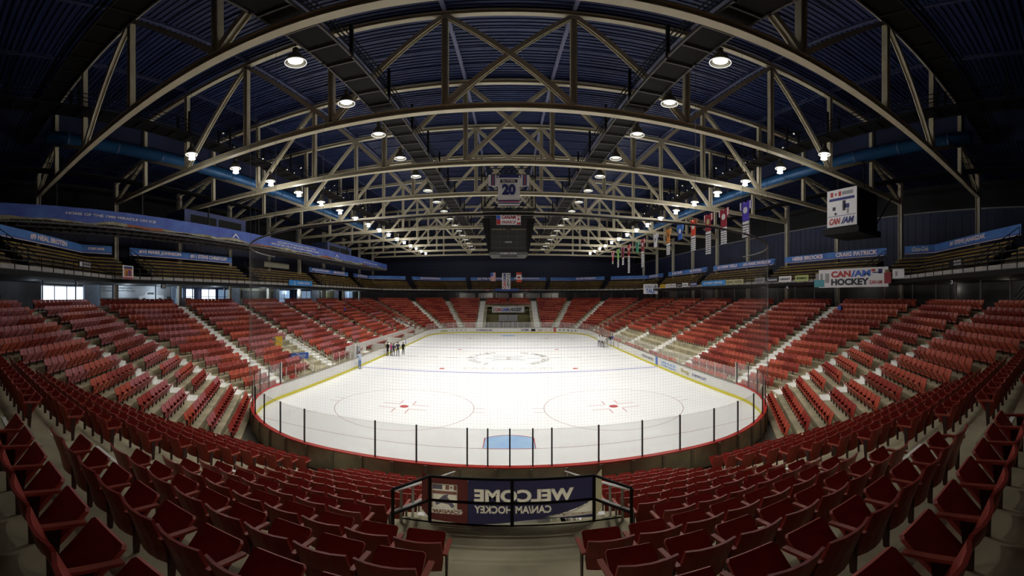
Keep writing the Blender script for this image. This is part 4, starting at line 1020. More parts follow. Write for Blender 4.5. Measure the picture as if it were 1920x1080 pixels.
# big CAN/AM HOCKEY banner on the right balcony rail
r = hang_sign('hockey_banner', 'wide white banner with red, blue and black lettering hung on the right balcony rail', 'banner', (27.0, .5*(ry(1537)+ry(1667)), 9.22), (-1, 0, 0), abs(ry(1537)-ry(1667)), 1.75, 'cloth_white',
  [('CAN', -2.35, -.05, .08, .68, 'red_cloth', .05), ('/AM', .0, 2.1, .08, .68, 'blue_cloth', .05), ('HOCKEY', -2.35, 1.95, -.68, -.05, 'navy_dark', .05), ('CAN AM', 2.0, 3.3, -.62, -.28, 'red_cloth', .03)],
  shapes=[(-4.5,-3.2,-.8,-.1,'teal_cloth'), (-3.1,-2.6,-.4,.5,'grey_cloth'), (-4.3,-3.9,.0,.55,'grey_cloth'), (-3.7,-3.4,-.1,.5,'grey_cloth'), (2.2,2.6,.5,.72,'red_cloth'), (2.9,3.3,.3,.72,'navy'), (2.3,3.2,.35,.45,'navy'), (3.5,4.2,-.6,.35,'red_deep'), (3.6,4.0,.35,.6,'hair_brown')])
hang_sign('rail_plaque', 'black plaque with white lettering on the near left balcony rail', 'sign', (-23.6, -2.8, 9.75), (.76, .65, 0), 1.9, .62, 'black', [('STATE OF NEW YORK', -.35, .85, .04, .18, 'letter_white'), ('OLYMPIC REGIONAL', -.35, .85, -.16, -.02, 'letter_white')], shapes=[(-.82,-.48,-.16,.16,'letter_white')])
hang_sign('team_photo_board', 'small board with a picture of a cheering team on the near left balcony rail', 'sign', (-26.7, 2.4, 9.55), (.9, .4, 0), 1.5, 1.15, 'cloth_white', [], shapes=[(-.6,.6,.3,.5,'navy'),(-.55,.55,-.35,.3,'orange_cloth'),(-.3,-.1,-.35,.1,'navy_dark'),(0,.4,-.3,.2,'purple_cloth'),(-.7,.7,-.57,-.42,'red_deep')])
hang_sign('rail_plaque', 'black plaque with white lettering on the near right balcony rail', 'sign', (22.3, -5.0, 9.7), (-.76, .65, 0), 1.7, .6, 'black', [('1980 RINK', -.3, .8, .02, .16, 'letter_white'), ('HERB BROOKS ARENA', -.3, .8, -.18, -.04, 'letter_white')])
hang_sign('rail_poster', 'small pale poster on the near right balcony rail', 'sign', (27.0, 1.6, 9.45), (-1, .1, 0), 1.2, .8, 'cloth_white', [], shapes=[(-.3,-.1,-.2,.2,'grey_cloth')])

# press gallery with long blue banner on the left
pg = empty('press_gallery', (-29, 25, CZ+5.9)); tag(pg, 'long steel press gallery hung above the left stand behind the blue banner', 'gallery')
b = MB(); b.box(-31, -27.1, -10, 64, CZ+6.15, CZ+6.27, 'wall_black')
yy = -9.5
while yy < 64: b.beam((-31, yy, CZ+6.05), (-27.1, yy, CZ+6.05), .08, .14, 'trim_grey'); yy += .9
for xx in (-27.2, -29, -30.9): b.beam((xx, -10, CZ+5.98), (xx, 64, CZ+5.98), .12, .18, 'grey_edge')
part(b, 'gallery_deck', pg)
b = MB(); yy = 0
for y in TY[1:9]: b.beam((-27.3, y+.4, CZ+6), (-27.3, y+.4, CZ+9.4), .12, .12, 'black_steel', up=(1,0,0))
pieces(b, 'hanger', pg)
for y0, y1, n in ((9.5, 18.5, 'nearer'), (38, 47, 'farther')):
    r = empty('press_booth', (-29, y0, CZ+6.3)); tag(r, 'dark blue press booth with black windows on the left gallery, the %s one' % n, 'booth')
    b = MB(); b.box(-31, -28, y0, y1, CZ+6.3, CZ+9.0, 'booth_blue'); bsh = part(b, 'booth_shell', r)
    b = MB(); b.box(-28, -27.96, y0+.8, y0+(y1-y0)*.48, CZ+7.4, CZ+8.5, 'black'); b.box(-28, -27.96, y0+(y1-y0)*.52, y1-.8, CZ+7.4, CZ+8.5, 'black'); sub(b, 'booth_window', bsh, r)
gb = empty('gallery_banner', (-27, 20, CZ+6.1)); tag(gb, 'very long royal blue banner with white lettering along the left press gallery', 'banner')
def gw(y): return .05*math.sin(y*.9)+.03*math.sin(y*2.3)
b = MB(); ys = np.arange(-11, 64.1, .75)
rows_ = [(0, 'banner_pale'), (.2, 'banner_royal'), (1, 'banner_royal')]
for i in range(len(ys)-1):
    a, c = ys[i], ys[i+1]
    def P(y, f): return (-27.0+.06*math.sin(y*1.7+f*3)*(1-f*.5), y, CZ+6.1+gw(y)*(1-f)+1.28*f)
    lo = .16+.06*math.sin(a*.55)+.05*math.sin(a*1.3); lo2 = .16+.06*math.sin(c*.55)+.05*math.sin(c*1.3)
    b.add([P(a, 0), P(c, 0), P(c, lo2), P(a, lo)], [(0,1,2,3)], 'banner_rust' if math.sin(a*.4) > .75 else 'banner_pale')
    b.add([P(a, lo), P(c, lo2), P(c, .6), P(a, .6)], [(0,1,2,3)], 'banner_royal'); b.add([P(a, .6), P(c, .6), P(c, 1), P(a, 1)], [(0,1,2,3)], 'banner_royal')
bsh = part(b, 'banner_sheet', gb)
b = MB(); GF = lambda x, z: Vector((-26.88, x, z))
def gy(px): return -12.32+27/math.tan((952.4-px)/PXR)
put_text(b, 'HOME OF THE 1980 MIRACLE ON ICE', 'letter_white', GF, gy(122), gy(290), CZ+6.72, CZ+6.95, bold=.03)
put_text(b, 'WELCOME TO THE LAKE PLACID OLYMPIC CENTER', 'letter_white', GF, gy(518), gy(590), CZ+6.85, CZ+7.05, bold=.02); put_text(b, 'SITE OF THE 1932 & 1980 OLYMPIC WINTER GAMES', 'letter_white', GF, gy(507), gy(596), CZ+6.5, CZ+6.72, bold=.03)
put_text(b, 'HOME OF THE MIRACLE ON ICE', 'letter_white', GF, gy(680), gy(706), CZ+6.6, CZ+6.85, bold=.03)
for px in (440, 630):
    y = gy(px)
    for dx in (-1, 1): b.add([GF(y, CZ+7.0), GF(y+dx*.55, CZ+6.5), GF(y+dx*.4, CZ+6.46), GF(y, CZ+6.8)], [(0,1,2,3)], 'letter_white')
sub(b, 'banner_lettering', bsh, gb)

# ------------------------------------------------------------------ scoreboard
SBY = 30.3
sb = empty('scoreboard', (0, SBY, CZ+4.8)); tag(sb, 'black four-sided scoreboard hanging over centre ice', 'scoreboard')
zc = CZ
b = MB(); b.box(-2.1, 2.1, SBY-2.1, SBY+2.1, zc+4.85, zc+7.9, 'screen_dark')
for x in (-.05, 0.9, -1.0): b.box(x, x+.03, SBY-2.14, SBY-2.1, zc+5.3, zc+7.8, 'screen_line')
for z in (5.6, 6.3, 7.0): b.box(-2.05, 2.05, SBY-2.14, SBY-2.1, zc+z, zc+z+.03, 'screen_line')
dsp = part(b, 'display_cube', sb)
b = MB(); b.hexa([(-2.15, SBY-2.15, zc+7.9), (2.15, SBY-2.15, zc+7.9), (2.15, SBY+2.15, zc+7.9), (-2.15, SBY+2.15, zc+7.9)], [(-3, SBY-3, zc+9.9), (3, SBY-3, zc+9.9), (3, SBY+3, zc+9.9), (-3, SBY+3, zc+9.9)], 'black')
for sg in (-1, 1): b.hexa([(sg*2.12, SBY-2.2, zc+5.0), (sg*2.3, SBY-2.2, zc+5.0), (sg*2.3, SBY+2.2, zc+5.0), (sg*2.12, SBY+2.2, zc+5.0)], [(sg*2.12, SBY-2.6, zc+9.0), (sg*3.0, SBY-2.6, zc+9.0), (sg*3.0, SBY+2.6, zc+9.0), (sg*2.12, SBY+2.6, zc+9.0)], 'black')
part(b, 'tapered_hood', sb)
b = MB(); b.box(-2.2, 2.2, SBY-2.25, SBY-2.05, zc+4.8, zc+5.15, 'screen_line'); b.box(-1.0, 1.0, SBY-2.2, SBY-2.05, zc+4.5, zc+4.8, 'wall_dim'); part(b, 'lower_sign', sb)
b = MB(); SF = lambda x, z: Vector((x, SBY-2.27, z)); put_text(b, 'OLYMPIC CENTER', 'letter_white', SF, -.95, .95, zc+4.88, zc+5.06); put_text(b, 'PANASONIC', 'letter_white', lambda x, z: Vector((x, SBY-2.16, z)), -.4, .4, zc+6.2, zc+6.38)
put_text(b, 'LAKE PLACID USA', 'sign_tan', lambda x, z: Vector((x, SBY-2.17, z)), -2.0, -.3, zc+7.72, zc+7.86); put_text(b, 'LAKE PLACID USA', 'sign_tan', lambda x, z: Vector((x, SBY-2.17, z)), .3, 2.0, zc+7.72, zc+7.86)
sub(b, 'scoreboard_lettering', dsp, sb)
b = MB()
for sx in (-3, 3):
    for sy in (-3, 3): b.beam((sx, SBY+sy, zc+9.9), (sx, SBY+sy, zc+16.3), .1, .1, 'black_steel', up=(1,0,0))
for zz in (10.0, 12.0, 14.0):
    for sy in (-3, 3):
        b.beam((-3, SBY+sy, zc+zz), (3, SBY+sy, zc+zz), .12, .12, 'black_steel'); 
        for k in range(4): b.beam((-3+1.5*k, SBY+sy, zc+zz), (-1.5+1.5*k, SBY+sy, zc+zz+2), .08, .08, 'black_steel')
    for sx in (-3, 3): b.beam((sx, SBY-3, zc+zz), (sx, SBY+3, zc+zz), .12, .12, 'black_steel')
part(b, 'hoist_frame', sb)
hang_sign('challenge_banner', 'small red, white and blue banner on the front of the scoreboard', 'banner', (0, SBY-3.15, zc+8.75), (0, -1, 0), 2.7, 1.25, 'cloth_white', [('CAN/AM', -.75, .8, .02, .45, 'red_deep', .05), ('CHALLENGE CUP', -.75, .8, -.5, -.15, 'red_deep', .03)], shapes=[(-1.33,-.9,.0,.58,'blue_cloth'),(-1.33,-.9,-.6,0,'red_cloth'),(.92,1.33,-.6,-.35,'red_cloth'),(.92,1.33,.35,.6,'red_cloth'),(1.02,1.2,-.1,.15,'red_cloth')])
# big number 20 jersey
jr = empty('retired_jersey_banner', (0, 13.7, CZ+6.8)); tag(jr, 'huge white jersey banner with blue number 20 hanging under the roof', 'jersey banner')
JY = 13.7; zj = CZ+6.85
body = [(-.8,0),(.8,0),(.8,1.55),(1.0,1.55),(1.45,1.5),(1.45,2.45),(.9,2.45),(-.9,2.45),(-1.45,2.45),(-1.45,1.5),(-1.0,1.55),(-.8,1.55)]
b = MB(); b.prism([(-.8,0),(.8,0),(.8,1.5),(.8,2.45),(-.8,2.45),(-.8,1.5)], (0, JY, zj), (1,0,0), (0,0,1), .04, 'cloth_white')
for s in (-1, 1): b.prism([(.8*s,1.5),(1.2*s,1.5),(1.5*s,1.6),(1.5*s,2.45),(.8*s,2.45)][::s], (0, JY, zj), (1,0,0), (0,0,1), .04, 'cloth_white')
jsh = part(b, 'jersey_sheet', jr)
b = MB(); JF = lambda x, z: Vector((x, JY-.05, zj+z))
for x0, x1, z0, z1, nm in ((-.78,.78,.12,.2,'navy'),(-.78,.78,.26,.32,'red_cloth'),(-.78,.78,.32,.4,'navy'),(1.02,1.1,1.56,2.44,'navy'),(1.12,1.2,1.56,2.44,'red_deep'),(1.22,1.3,1.56,2.44,'navy'),(-1.1,-1.02,1.56,2.44,'navy'),(-1.2,-1.12,1.56,2.44,'red_deep'),(-1.3,-1.22,1.56,2.44,'navy'),(-.9,.9,2.2,2.44,'navy'),(-.62,.62,1.8,2.05,'navy_dark')):
    b.frame((0, JY-.02, zj), (1,0,0), (0,0,1), nm, x0, x1, z0, z1, 0, .012)
for s in (-1, 1): b.prism([(s*.78+.07*math.cos(t), 2.3+.07*math.sin(t)) for t in np.linspace(0, 2*PI, 9)[:-1]], (0, JY-.045, zj), (1,0,0), (0,0,1), .01, 'cloth_white')
put_text(b, '20', 'navy', JF, -.5, .5, .8, 1.68, bold=.06); put_text(b, 'SUTER', 'cloth_white', JF, -.5, .5, 1.84, 2.0, bold=.03)
sub(b, 'jersey_print', jsh, jr)
b = MB()
for k in range(4): b.beam((-.8+.4*k, JY+.1, zj+2.5), (-.4+.4*k, JY+.1, zj+3.0), .05, .05, 'black_steel'); b.beam((-.4+.4*k, JY+.1, zj+2.5), (-.8+.4*k, JY+.1, zj+3.0), .05, .05, 'black_steel')
for zz in (2.5, 3.0): b.beam((-1.6, JY+.1, zj+zz), (1.6, JY+.1, zj+zz), .06, .06, 'black_steel')
part(b, 'hanging_bar', jr)

# ------------------------------------------------------------------ team jersey banners (right)
def jersey(px, yc, body_c, trim, emb, txt, label, stripes=None, wd=1.5):
    th = (px-952.4)/PXR; X = 17.0; y = -12.32+(X+.065)/math.tan(th)
    z = CZ+.444*17.06
    r = empty('team_jersey_banner', (X, y, z-3.0)); tag(r, label, 'jersey banner', 'team jersey banners')
    o = (X, y, z); R_ = (0, -1, 0); U = (0, 0, 1); w2 = wd/2*.56
    b = MB(); b.prism([(-w2,-1.6),(w2,-1.6),(w2,-.55),(w2,0),(.2,0),(0,-.2),(-.2,0),(-w2,0),(-w2,-.55)], o, R_, U, .04, body_c); jb = part(b, 'jersey_body', r)
    b = MB()
    for s in (-1, 1):
        b.prism([(s*w2,-.75),(s*(w2+.3),-.6),(s*(w2+.3),0),(s*w2,0)][::s], o, R_, U, .04, body_c)
        b.prism([(s*(w2+.12),-.68),(s*(w2+.26),-.62),(s*(w2+.26),-.02),(s*(w2+.12),-.02)][::s], (X-.03, y, z), R_, U, .01, trim)
    pieces(b, 'jersey_sleeve', r, per=2)
    b = MB(); f = lambda x, q: Vector((X-.035, y-x, z+q))
    b.prism([(.27*math.cos(t), -.72+.27*math.sin(t)) for t in np.linspace(0, 2*PI, 15)[:-1]], (X-.03, y, z), R_, U, .012, emb); sub(b, 'team_emblem', jb, r)
    if txt:
        n = txt; b = MB(); b.prism([(-w2,-1.62-.02),(w2,-1.64),(w2,-1.85),(-w2,-1.85)][::-1], o, R_, U, .03, 'cloth_white')
        q = -1.95
        for k in range(n):
            if k % 3 == 2 or n > 7:
                b.prism([(-w2,q-.14),(-.04,q-.14),(-.04,q),(-w2,q)], o, R_, U, .03, 'cloth_white'); b.prism([(.04,q-.14),(w2,q-.14),(w2,q),(.04,q)], o, R_, U, .03, 'cloth_white')
            else: b.prism([(-w2,q-.14),(w2,q-.14),(w2,q),(-w2,q)], o, R_, U, .03, 'cloth_white')
            q -= .2
        b.prism([(-w2,q),(w2,q),(w2,-1.84),(-w2,-1.84)], (X+.03, y, z), R_, U, .02, 'navy_dark'); part(b, 'year_plates', r, 'white lettered strips')
    b = MB()
    for s in (-1, 1): b.tube([(X, y+s*.6, z), (X, y+s*.6, CZ+9.4)], .006, 'grey_edge', 3)
    pieces(b, 'hanging_cable', r)
JERS = [(1398,'purple_cloth','cloth_white','cloth_white',5,'purple and white team jersey banner, nearest of the row'), (1357,'red_deep','cloth_white','cloth_white',6,'deep red jersey banner with round white emblem'), (1328,'red_deep','letter_pink','sign_tan',9,'dark red jersey banner with a dull gold emblem and long white strips'),
 (1300,'orange_red_cloth','green_cloth','cloth_white',6,'orange-red jersey banner with white strips'), (1275,'blue_cloth','teal_cloth','cloth_white',0,'bright blue jersey banner with a white crest'), (1253,'orange_cloth','sign_tan','hair_brown',5,'orange jersey banner with brown crest'), (1229,'cloth_white','navy','grey_cloth',0,'white jersey banner with purple hem'),
 (1205,'red_deep','letter_pink','cloth_white',9,'crimson jersey banner with long white strips, behind the white one'), (1195,'green_cloth','cloth_white','teal_cloth',0,'green and white jersey banner'), (1179,'red_cloth','cloth_white','letter_pink',11,'red jersey banner with the longest white strips'), (1168,'maroon_cloth','letter_pink','maroon_cloth',4,'maroon jersey banner near the far end of the row'), (1159,'lime_cloth','cloth_white','lime_cloth',5,'lime green jersey banner'), (1149,'bleach_red','letter_pink','cloth_white',1,'salmon red jersey banner, farthest of the row')]
for px, bc, tr, em, n, lb in JERS: jersey(px, 0, bc, tr, em, n, lb)

# flags and vertical banner over the far end
def flag_us(x, y, z):
    r = empty('national_flag', (x, y, z-1.9)); tag(r, 'american flag hanging vertically over the far end', 'flag')
    b = MB()
    for k in range(13): b.frame((x, y, z), (1,0,0), (0,0,1), 'letter_pink' if k % 2 else 'bleach_red', -.6+k*1.2/13, -.6+(k+1)*1.2/13, -2.0, 0, -.01, .01)
    b.frame((x, y, z), (1,0,0), (0,0,1), 'blue_cloth', -.6, .05, -.9, 0, .01, .02)
    part(b, 'flag_cloth', r)
FYD = 70.0
def fx(px): return CAMP[0]+(FYD-CAMP[1])*math.tan((px-952.4)/PXR)
def fz(py): return CZ+(FYD-CAMP[1])*math.tan((556.9-py)/PXR)
flag_us(fx(924.5), FYD, fz(511))
r = empty('national_flag', (fx(973), FYD, fz(531))); tag(r, 'red and white canadian flag hanging vertically over the far end', 'flag')
b = MB(); x, z = fx(973), fz(511); b.frame((x, FYD, z), (1,0,0), (0,0,1), 'cloth_white', -.62, .62, -2.2, 0, -.01, .01)
for a, c in ((-.55, 0), (-2.2, -1.65)): b.frame((x, FYD, z), (1,0,0), (0,0,1), 'orange_red_cloth', -.62, .62, a, c, .01, .02)
part(b, 'flag_cloth', r)
b = MB(); b.prism([(0,-.78),(.1,-.95),(.3,-.88),(.25,-1.08),(.42,-1.15),(.15,-1.35),(.03,-1.33),(.0,-1.5),(-.03,-1.33),(-.15,-1.35),(-.42,-1.15),(-.25,-1.08),(-.3,-.88),(-.1,-.95)][::-1], (x, FYD-.03, z), (1,0,0), (0,0,1), .01, 'red_cloth'); part(b, 'maple_leaf', r)
r = empty('vertical_hockey_banner', (fx(949), FYD, fz(542))); tag(r, 'tall white vertical banner with hockey lettering over the far end', 'banner')
x0, x1, z0, z1 = fx(941.5), fx(957), fz(542), fz(512)
b = MB(); b.box(x0, x1, FYD-.02, FYD, z0, z1, 'cloth_white'); part(b, 'banner_sheet', r)
b = MB(); wdx = x1-x0
put_text(b, 'CAN', 'red_cloth', lambda u, v: Vector((x0+wdx*.5-v, FYD-.04, u)), z0+.12, z0+(z1-z0)*.48, 0, wdx*.4, bold=.04)
put_text(b, '/AM', 'navy', lambda u, v: Vector((x0+wdx*.5-v, FYD-.04, u)), z0+(z1-z0)*.5, z1-.12, 0, wdx*.4, bold=.04)
for k, ch in enumerate('HOCKEY'): put_text(b, ch, 'navy_dark', lambda u, v: Vector((u, FYD-.04, v)), x0+wdx*.6, x0+wdx*.92, z1-.1-(k+1)*(z1-z0-.2)/6+.08, z1-.1-k*(z1-z0-.2)/6, bold=.03)
part(b, 'banner_lettering', r)

# hanging speaker box with CAN/AM banner on the right
sx, sy, sz = 24.2, 4.6, CZ+6.2
r = empty('speaker_cluster', (sx, sy, sz)); tag(r, 'big black speaker cluster box hanging over the right stand', 'speaker')
b = MB(); b.box(sx-1.2, sx+1.8, sy-1.5, sy+1.5, CZ+5.6, CZ+8.9, 'black'); b.hexa([(sx-1.5,sy-1.8,CZ+5.1),(sx+1.9,sy-1.8,CZ+5.1),(sx+1.9,sy+1.8,CZ+5.1),(sx-1.5,sy+1.8,CZ+5.1)], [(sx-1.5,sy-1.8,CZ+5.6),(sx+1.9,sy-1.8,CZ+5.6),(sx+1.9,sy+1.8,CZ+5.6),(sx-1.5,sy+1.8,CZ+5.6)], 'black'); part(b, 'speaker_box', r)
b = MB()
for s in (-1, 1): b.beam((sx, sy+s*1.3, CZ+8.9), (sx, sy+s*1.3, CZ+11.6), .08, .08, 'black_steel', up=(1,0,0)); b.beam((sx+1.8, sy+s*1.4, CZ+6.2), (sx+4.6, sy+s*1.4, CZ+9.4), .08, .08, 'black_steel')
pieces(b, 'support_frame', r)
hang_sign('tournament_banner', 'white hockey tournament banner on the black speaker box at right', 'banner', (sx-1.27, sy, CZ+7.35), (-1, 0, 0), 2.95, 3.2, 'cloth_white', [('CAN', -1.25, -.1, -1.4, -.85, 'red_cloth', .05, .3), ('/AM', -.05, 1.25, -1.4, -.85, 'navy', .05, .3)],
  shapes=[(-1.1,-.85,1.0,1.4,'red_cloth'),(-.3,-.05,1.0,1.4,'red_cloth'),(-.66,-.5,1.08,1.3,'red_cloth'),(.05,1.1,1.05,1.35,'grey_cloth'),(-1.25,1.25,.62,.85,'navy'),(-.9,-.6,-.2,.1,'navy_dark'),(.1,.4,-.3,.55,'navy_dark'),(.3,.75,-.1,.25,'navy'),(-.7,-.5,-.6,-.4,'navy_dark'),(.5,.7,-.6,-.1,'grey_cloth'),(-1.4,1.4,-.72,-.68,'navy')])

# ------------------------------------------------------------------ far tunnel
m = MB(); TY0 = 61+dk(11)+.5; m.box(-4.95, 4.95, TY0, TY0+.2, -.05, zk(12), 'wall_olive'); m.box(-4.95, 4.95, 61.5, TY0, -.05, 0.0, 'floor_dark')
m.box(-4.95, -2.2, 69, TY0, 0, 3.4, 'wall_olive'); m.box(2.2, 4.95, 69, TY0, 0, 3.4, 'wall_olive'); tag(m.build('wall_tunnel'), kind='structure')
dr = empty('door_1', (0, 68.9, 0)); dr['kind'] = 'structure'
b = MB()
for s in (-1, 1):
    b.box(s*.05, s*2.15, 68.8, 68.95, 1.9, 3.4, 'metal_door')
    for k in range(1, 4): b.box(s*.05, s*2.15, 68.77, 68.8, 1.9+k*.37, 1.93+k*.37, 'trim_grey')
o = part(b, 'door_panel', dr); o['kind'] = 'structure'
b = MB()
for x in (-2.2, -1.15, -.05, 1.05, 2.1): b.box(x, x+.1, 68.7, 68.95, 0, 1.95, 'post_light')
o = part(b, 'door_frame', dr); o['kind'] = 'structure'
hang_sign('tunnel_banner', 'white hockey banner over the far tunnel opening', 'banner', (0, TY0-2.2, 4.55), (0, -1, 0), 7.4, 1.35, 'cloth_white', [('CAN', -3.1, -1.5, -.42, .42, 'red_cloth', .05), ('/AM', -1.45, .05, -.42, .42, 'blue_cloth', .05), ('HOCKEY', .6, 3.2, -.42, .42, 'navy_dark', .05)], shapes=[(-3.5,-3.2,-.5,.5,'grey_cloth'),(.1,.5,-.4,.3,'grey_cloth')])
r = empty('tunnel_rail', (0, TY0-2.1, 4)); tag(r, 'pale railing on top of the far tunnel walls', 'railing')
b = MB()
for s in (-1, 1):
    b.tube([(s*4.95, TY0, zk(12)+.2), (s*4.95, 62.6, zk(1)+1.5)], .03, 'post_light', 6)
b.tube([(-4.95, TY0, zk(12)+.9), (4.95, TY0, zk(12)+.9)], .03, 'post_light', 6)
pieces(b, 'hand_rail', r)
# pale posters at the far concourse wall
for k, (x, wd) in enumerate(((-10.5, 4), (-5.8, 3.6), (-1.5, 3.2), (2.4, 2.8), (6.4, 3.6), (10.8, 4.2))):
    b = MB(); b.box(x-wd/2, x+wd/2, 61+DW-.14, 61+DW-.08, 7.15, 8.4, 'mural_light' if k % 2 else 'mural_grey')
    for j in range(4): b.box(x-wd/2+.3+j*wd*.23, x-wd/2+.5+j*wd*.23, 61+DW-.17, 61+DW-.13, 7.3, 7.5+.25*((j*7+k) % 3), 'grey_cloth')
    tag(b.build('wall_poster', origin=(x, 61+DW-.1, 7.15)), 'pale poster on the far concourse wall, %s from the left' % ORD[k+1], 'poster', 'posters on the far concourse wall')
hang_sign('fascia_sign', 'long dull blue sign on the far balcony edge, in the middle', 'sign', (-.3, 61+DB-.08, 9.15), (0,-1,0), 5.6, .62, 'banner_royal', [('OLYMPIC CENTER', -2, 2, -.14, .14, 'beam_blue')])
for s, w_ in ((-1, 'left'), (1, 'right')): hang_sign('fascia_sign', 'small red sign on the far balcony edge, %s of the blue one' % w_, 'sign', (s*4.7-.3, 61+DB-.08, 9.1), (0,-1,0), 1.4, .45, 'maroon_cloth', [('COKE', -.5, .5, -.1, .1, 'letter_pink')])

# ------------------------------------------------------------------ left side exit stair railings
for (yc, nm) in ((17.0, 'nearer'), (53.2, 'farther')):
    r = empty('exit_stair_railing', (-17, yc, 0)); tag(r, 'grey pipe railing around the %s exit opening in the left stand' % nm, 'railing')
    b = MB(); xa, xb = -15.9-.8, -15.2-dk(6)-.4
    for s in (-1, 1):
        yy = yc+s*1.7
        for h in (.55, 1.0): b.tube([(xa, yy, zd(1.2)+h), (xb, yy, zk(6)+h)], .035, 'galv', 6)
        for t in (0, .25, .5, .75, 1): x = xa+(xb-xa)*t; z = zd(1.2)+(zk(6)-zd(1.2))*t; b.tube([(x, yy, z), (x, yy, z+1.0)], .03, 'galv', 6)
    for h in (.55, 1.0): b.tube([(xb, yc-1.7, zk(6)+h), (xb, yc+1.7, zk(6)+h)], .035, 'galv', 6)
    pieces(b, 'hand_rail', r)
    m = MB(); m.hexa([(xa, yc-1.6, -.05), (xa, yc-.2, -.05), (xb, yc-.2, -.05), (xb, yc-1.6, -.05)], [(xa, yc-1.6, zd(1.2)+.3), (xa, yc-.2, zd(1.2)+.3), (xb, yc-.2, zk(6)+.2), (xb, yc-1.6, zk(6)+.2)], 'concrete')
    tag(m.build('floor_exit_slab'), kind='structure')
hang_sign('rail_cover', 'yellow vinyl sheet tied to the nearer exit railing in the left stand', 'sign', (-21.2, 15.9, zk(6)+.62), (1, -.6, 0), .75, 1.0, 'yellow_vinyl', [])
hang_sign('exit_banner', 'blue banner over the nearer exit opening in the left stand', 'banner', (-18.7, 15.6, zk(4)+.3), (.9, -.5, 0), 2.2, .6, 'blue_cloth', [('LAKE PLACID', -.8, .8, -.12, .12, 'letter_white')])

# ------------------------------------------------------------------ players' benches, left side
r = empty('players_bench', (-16, 30, 0)); tag(r, 'low pale partition and bench boxes behind the left boards', 'bench')
b = MB(); b.box(-17.4, -17.3, 23, 51, 0, 1.9, 'board_white')
for yy in (23, 30, 37, 44, 51): b.box(-17.4, -15.4, yy-.05, yy+.05, 0, 1.5, 'board_white')
pieces(b, 'partition', r)
b = MB(); b.box(-17.1, -16.7, 24, 36, .45, .52, 'bench_gold'); b.box(-17.1, -16.7, 38, 50, .45, .52, 'bench_gold'); part(b, 'bench_board', r)
b = MB(); b.box(-15.45, -15.22, 21.6, 22.1, 0, 2.3, 'grey_cloth'); b.box(-15.5, -15.3, 20.9, 21.3, 0, 2.6, 'post_light')
tag(b.build('gate_post', origin=(-15.35, 21.6, 0)), 'grey gate post standing in the left boards beside the blue line', 'post')
b = MB()
for yy in (37.5, 35.5): b.box(15.14, 15.18, yy-.05, yy+.05, .1, 1.1, 'board_rib')
tag(b.build('gate_seam', origin=(15.16, 36, .1)), 'dark gate seams in the right boards', 'gate')

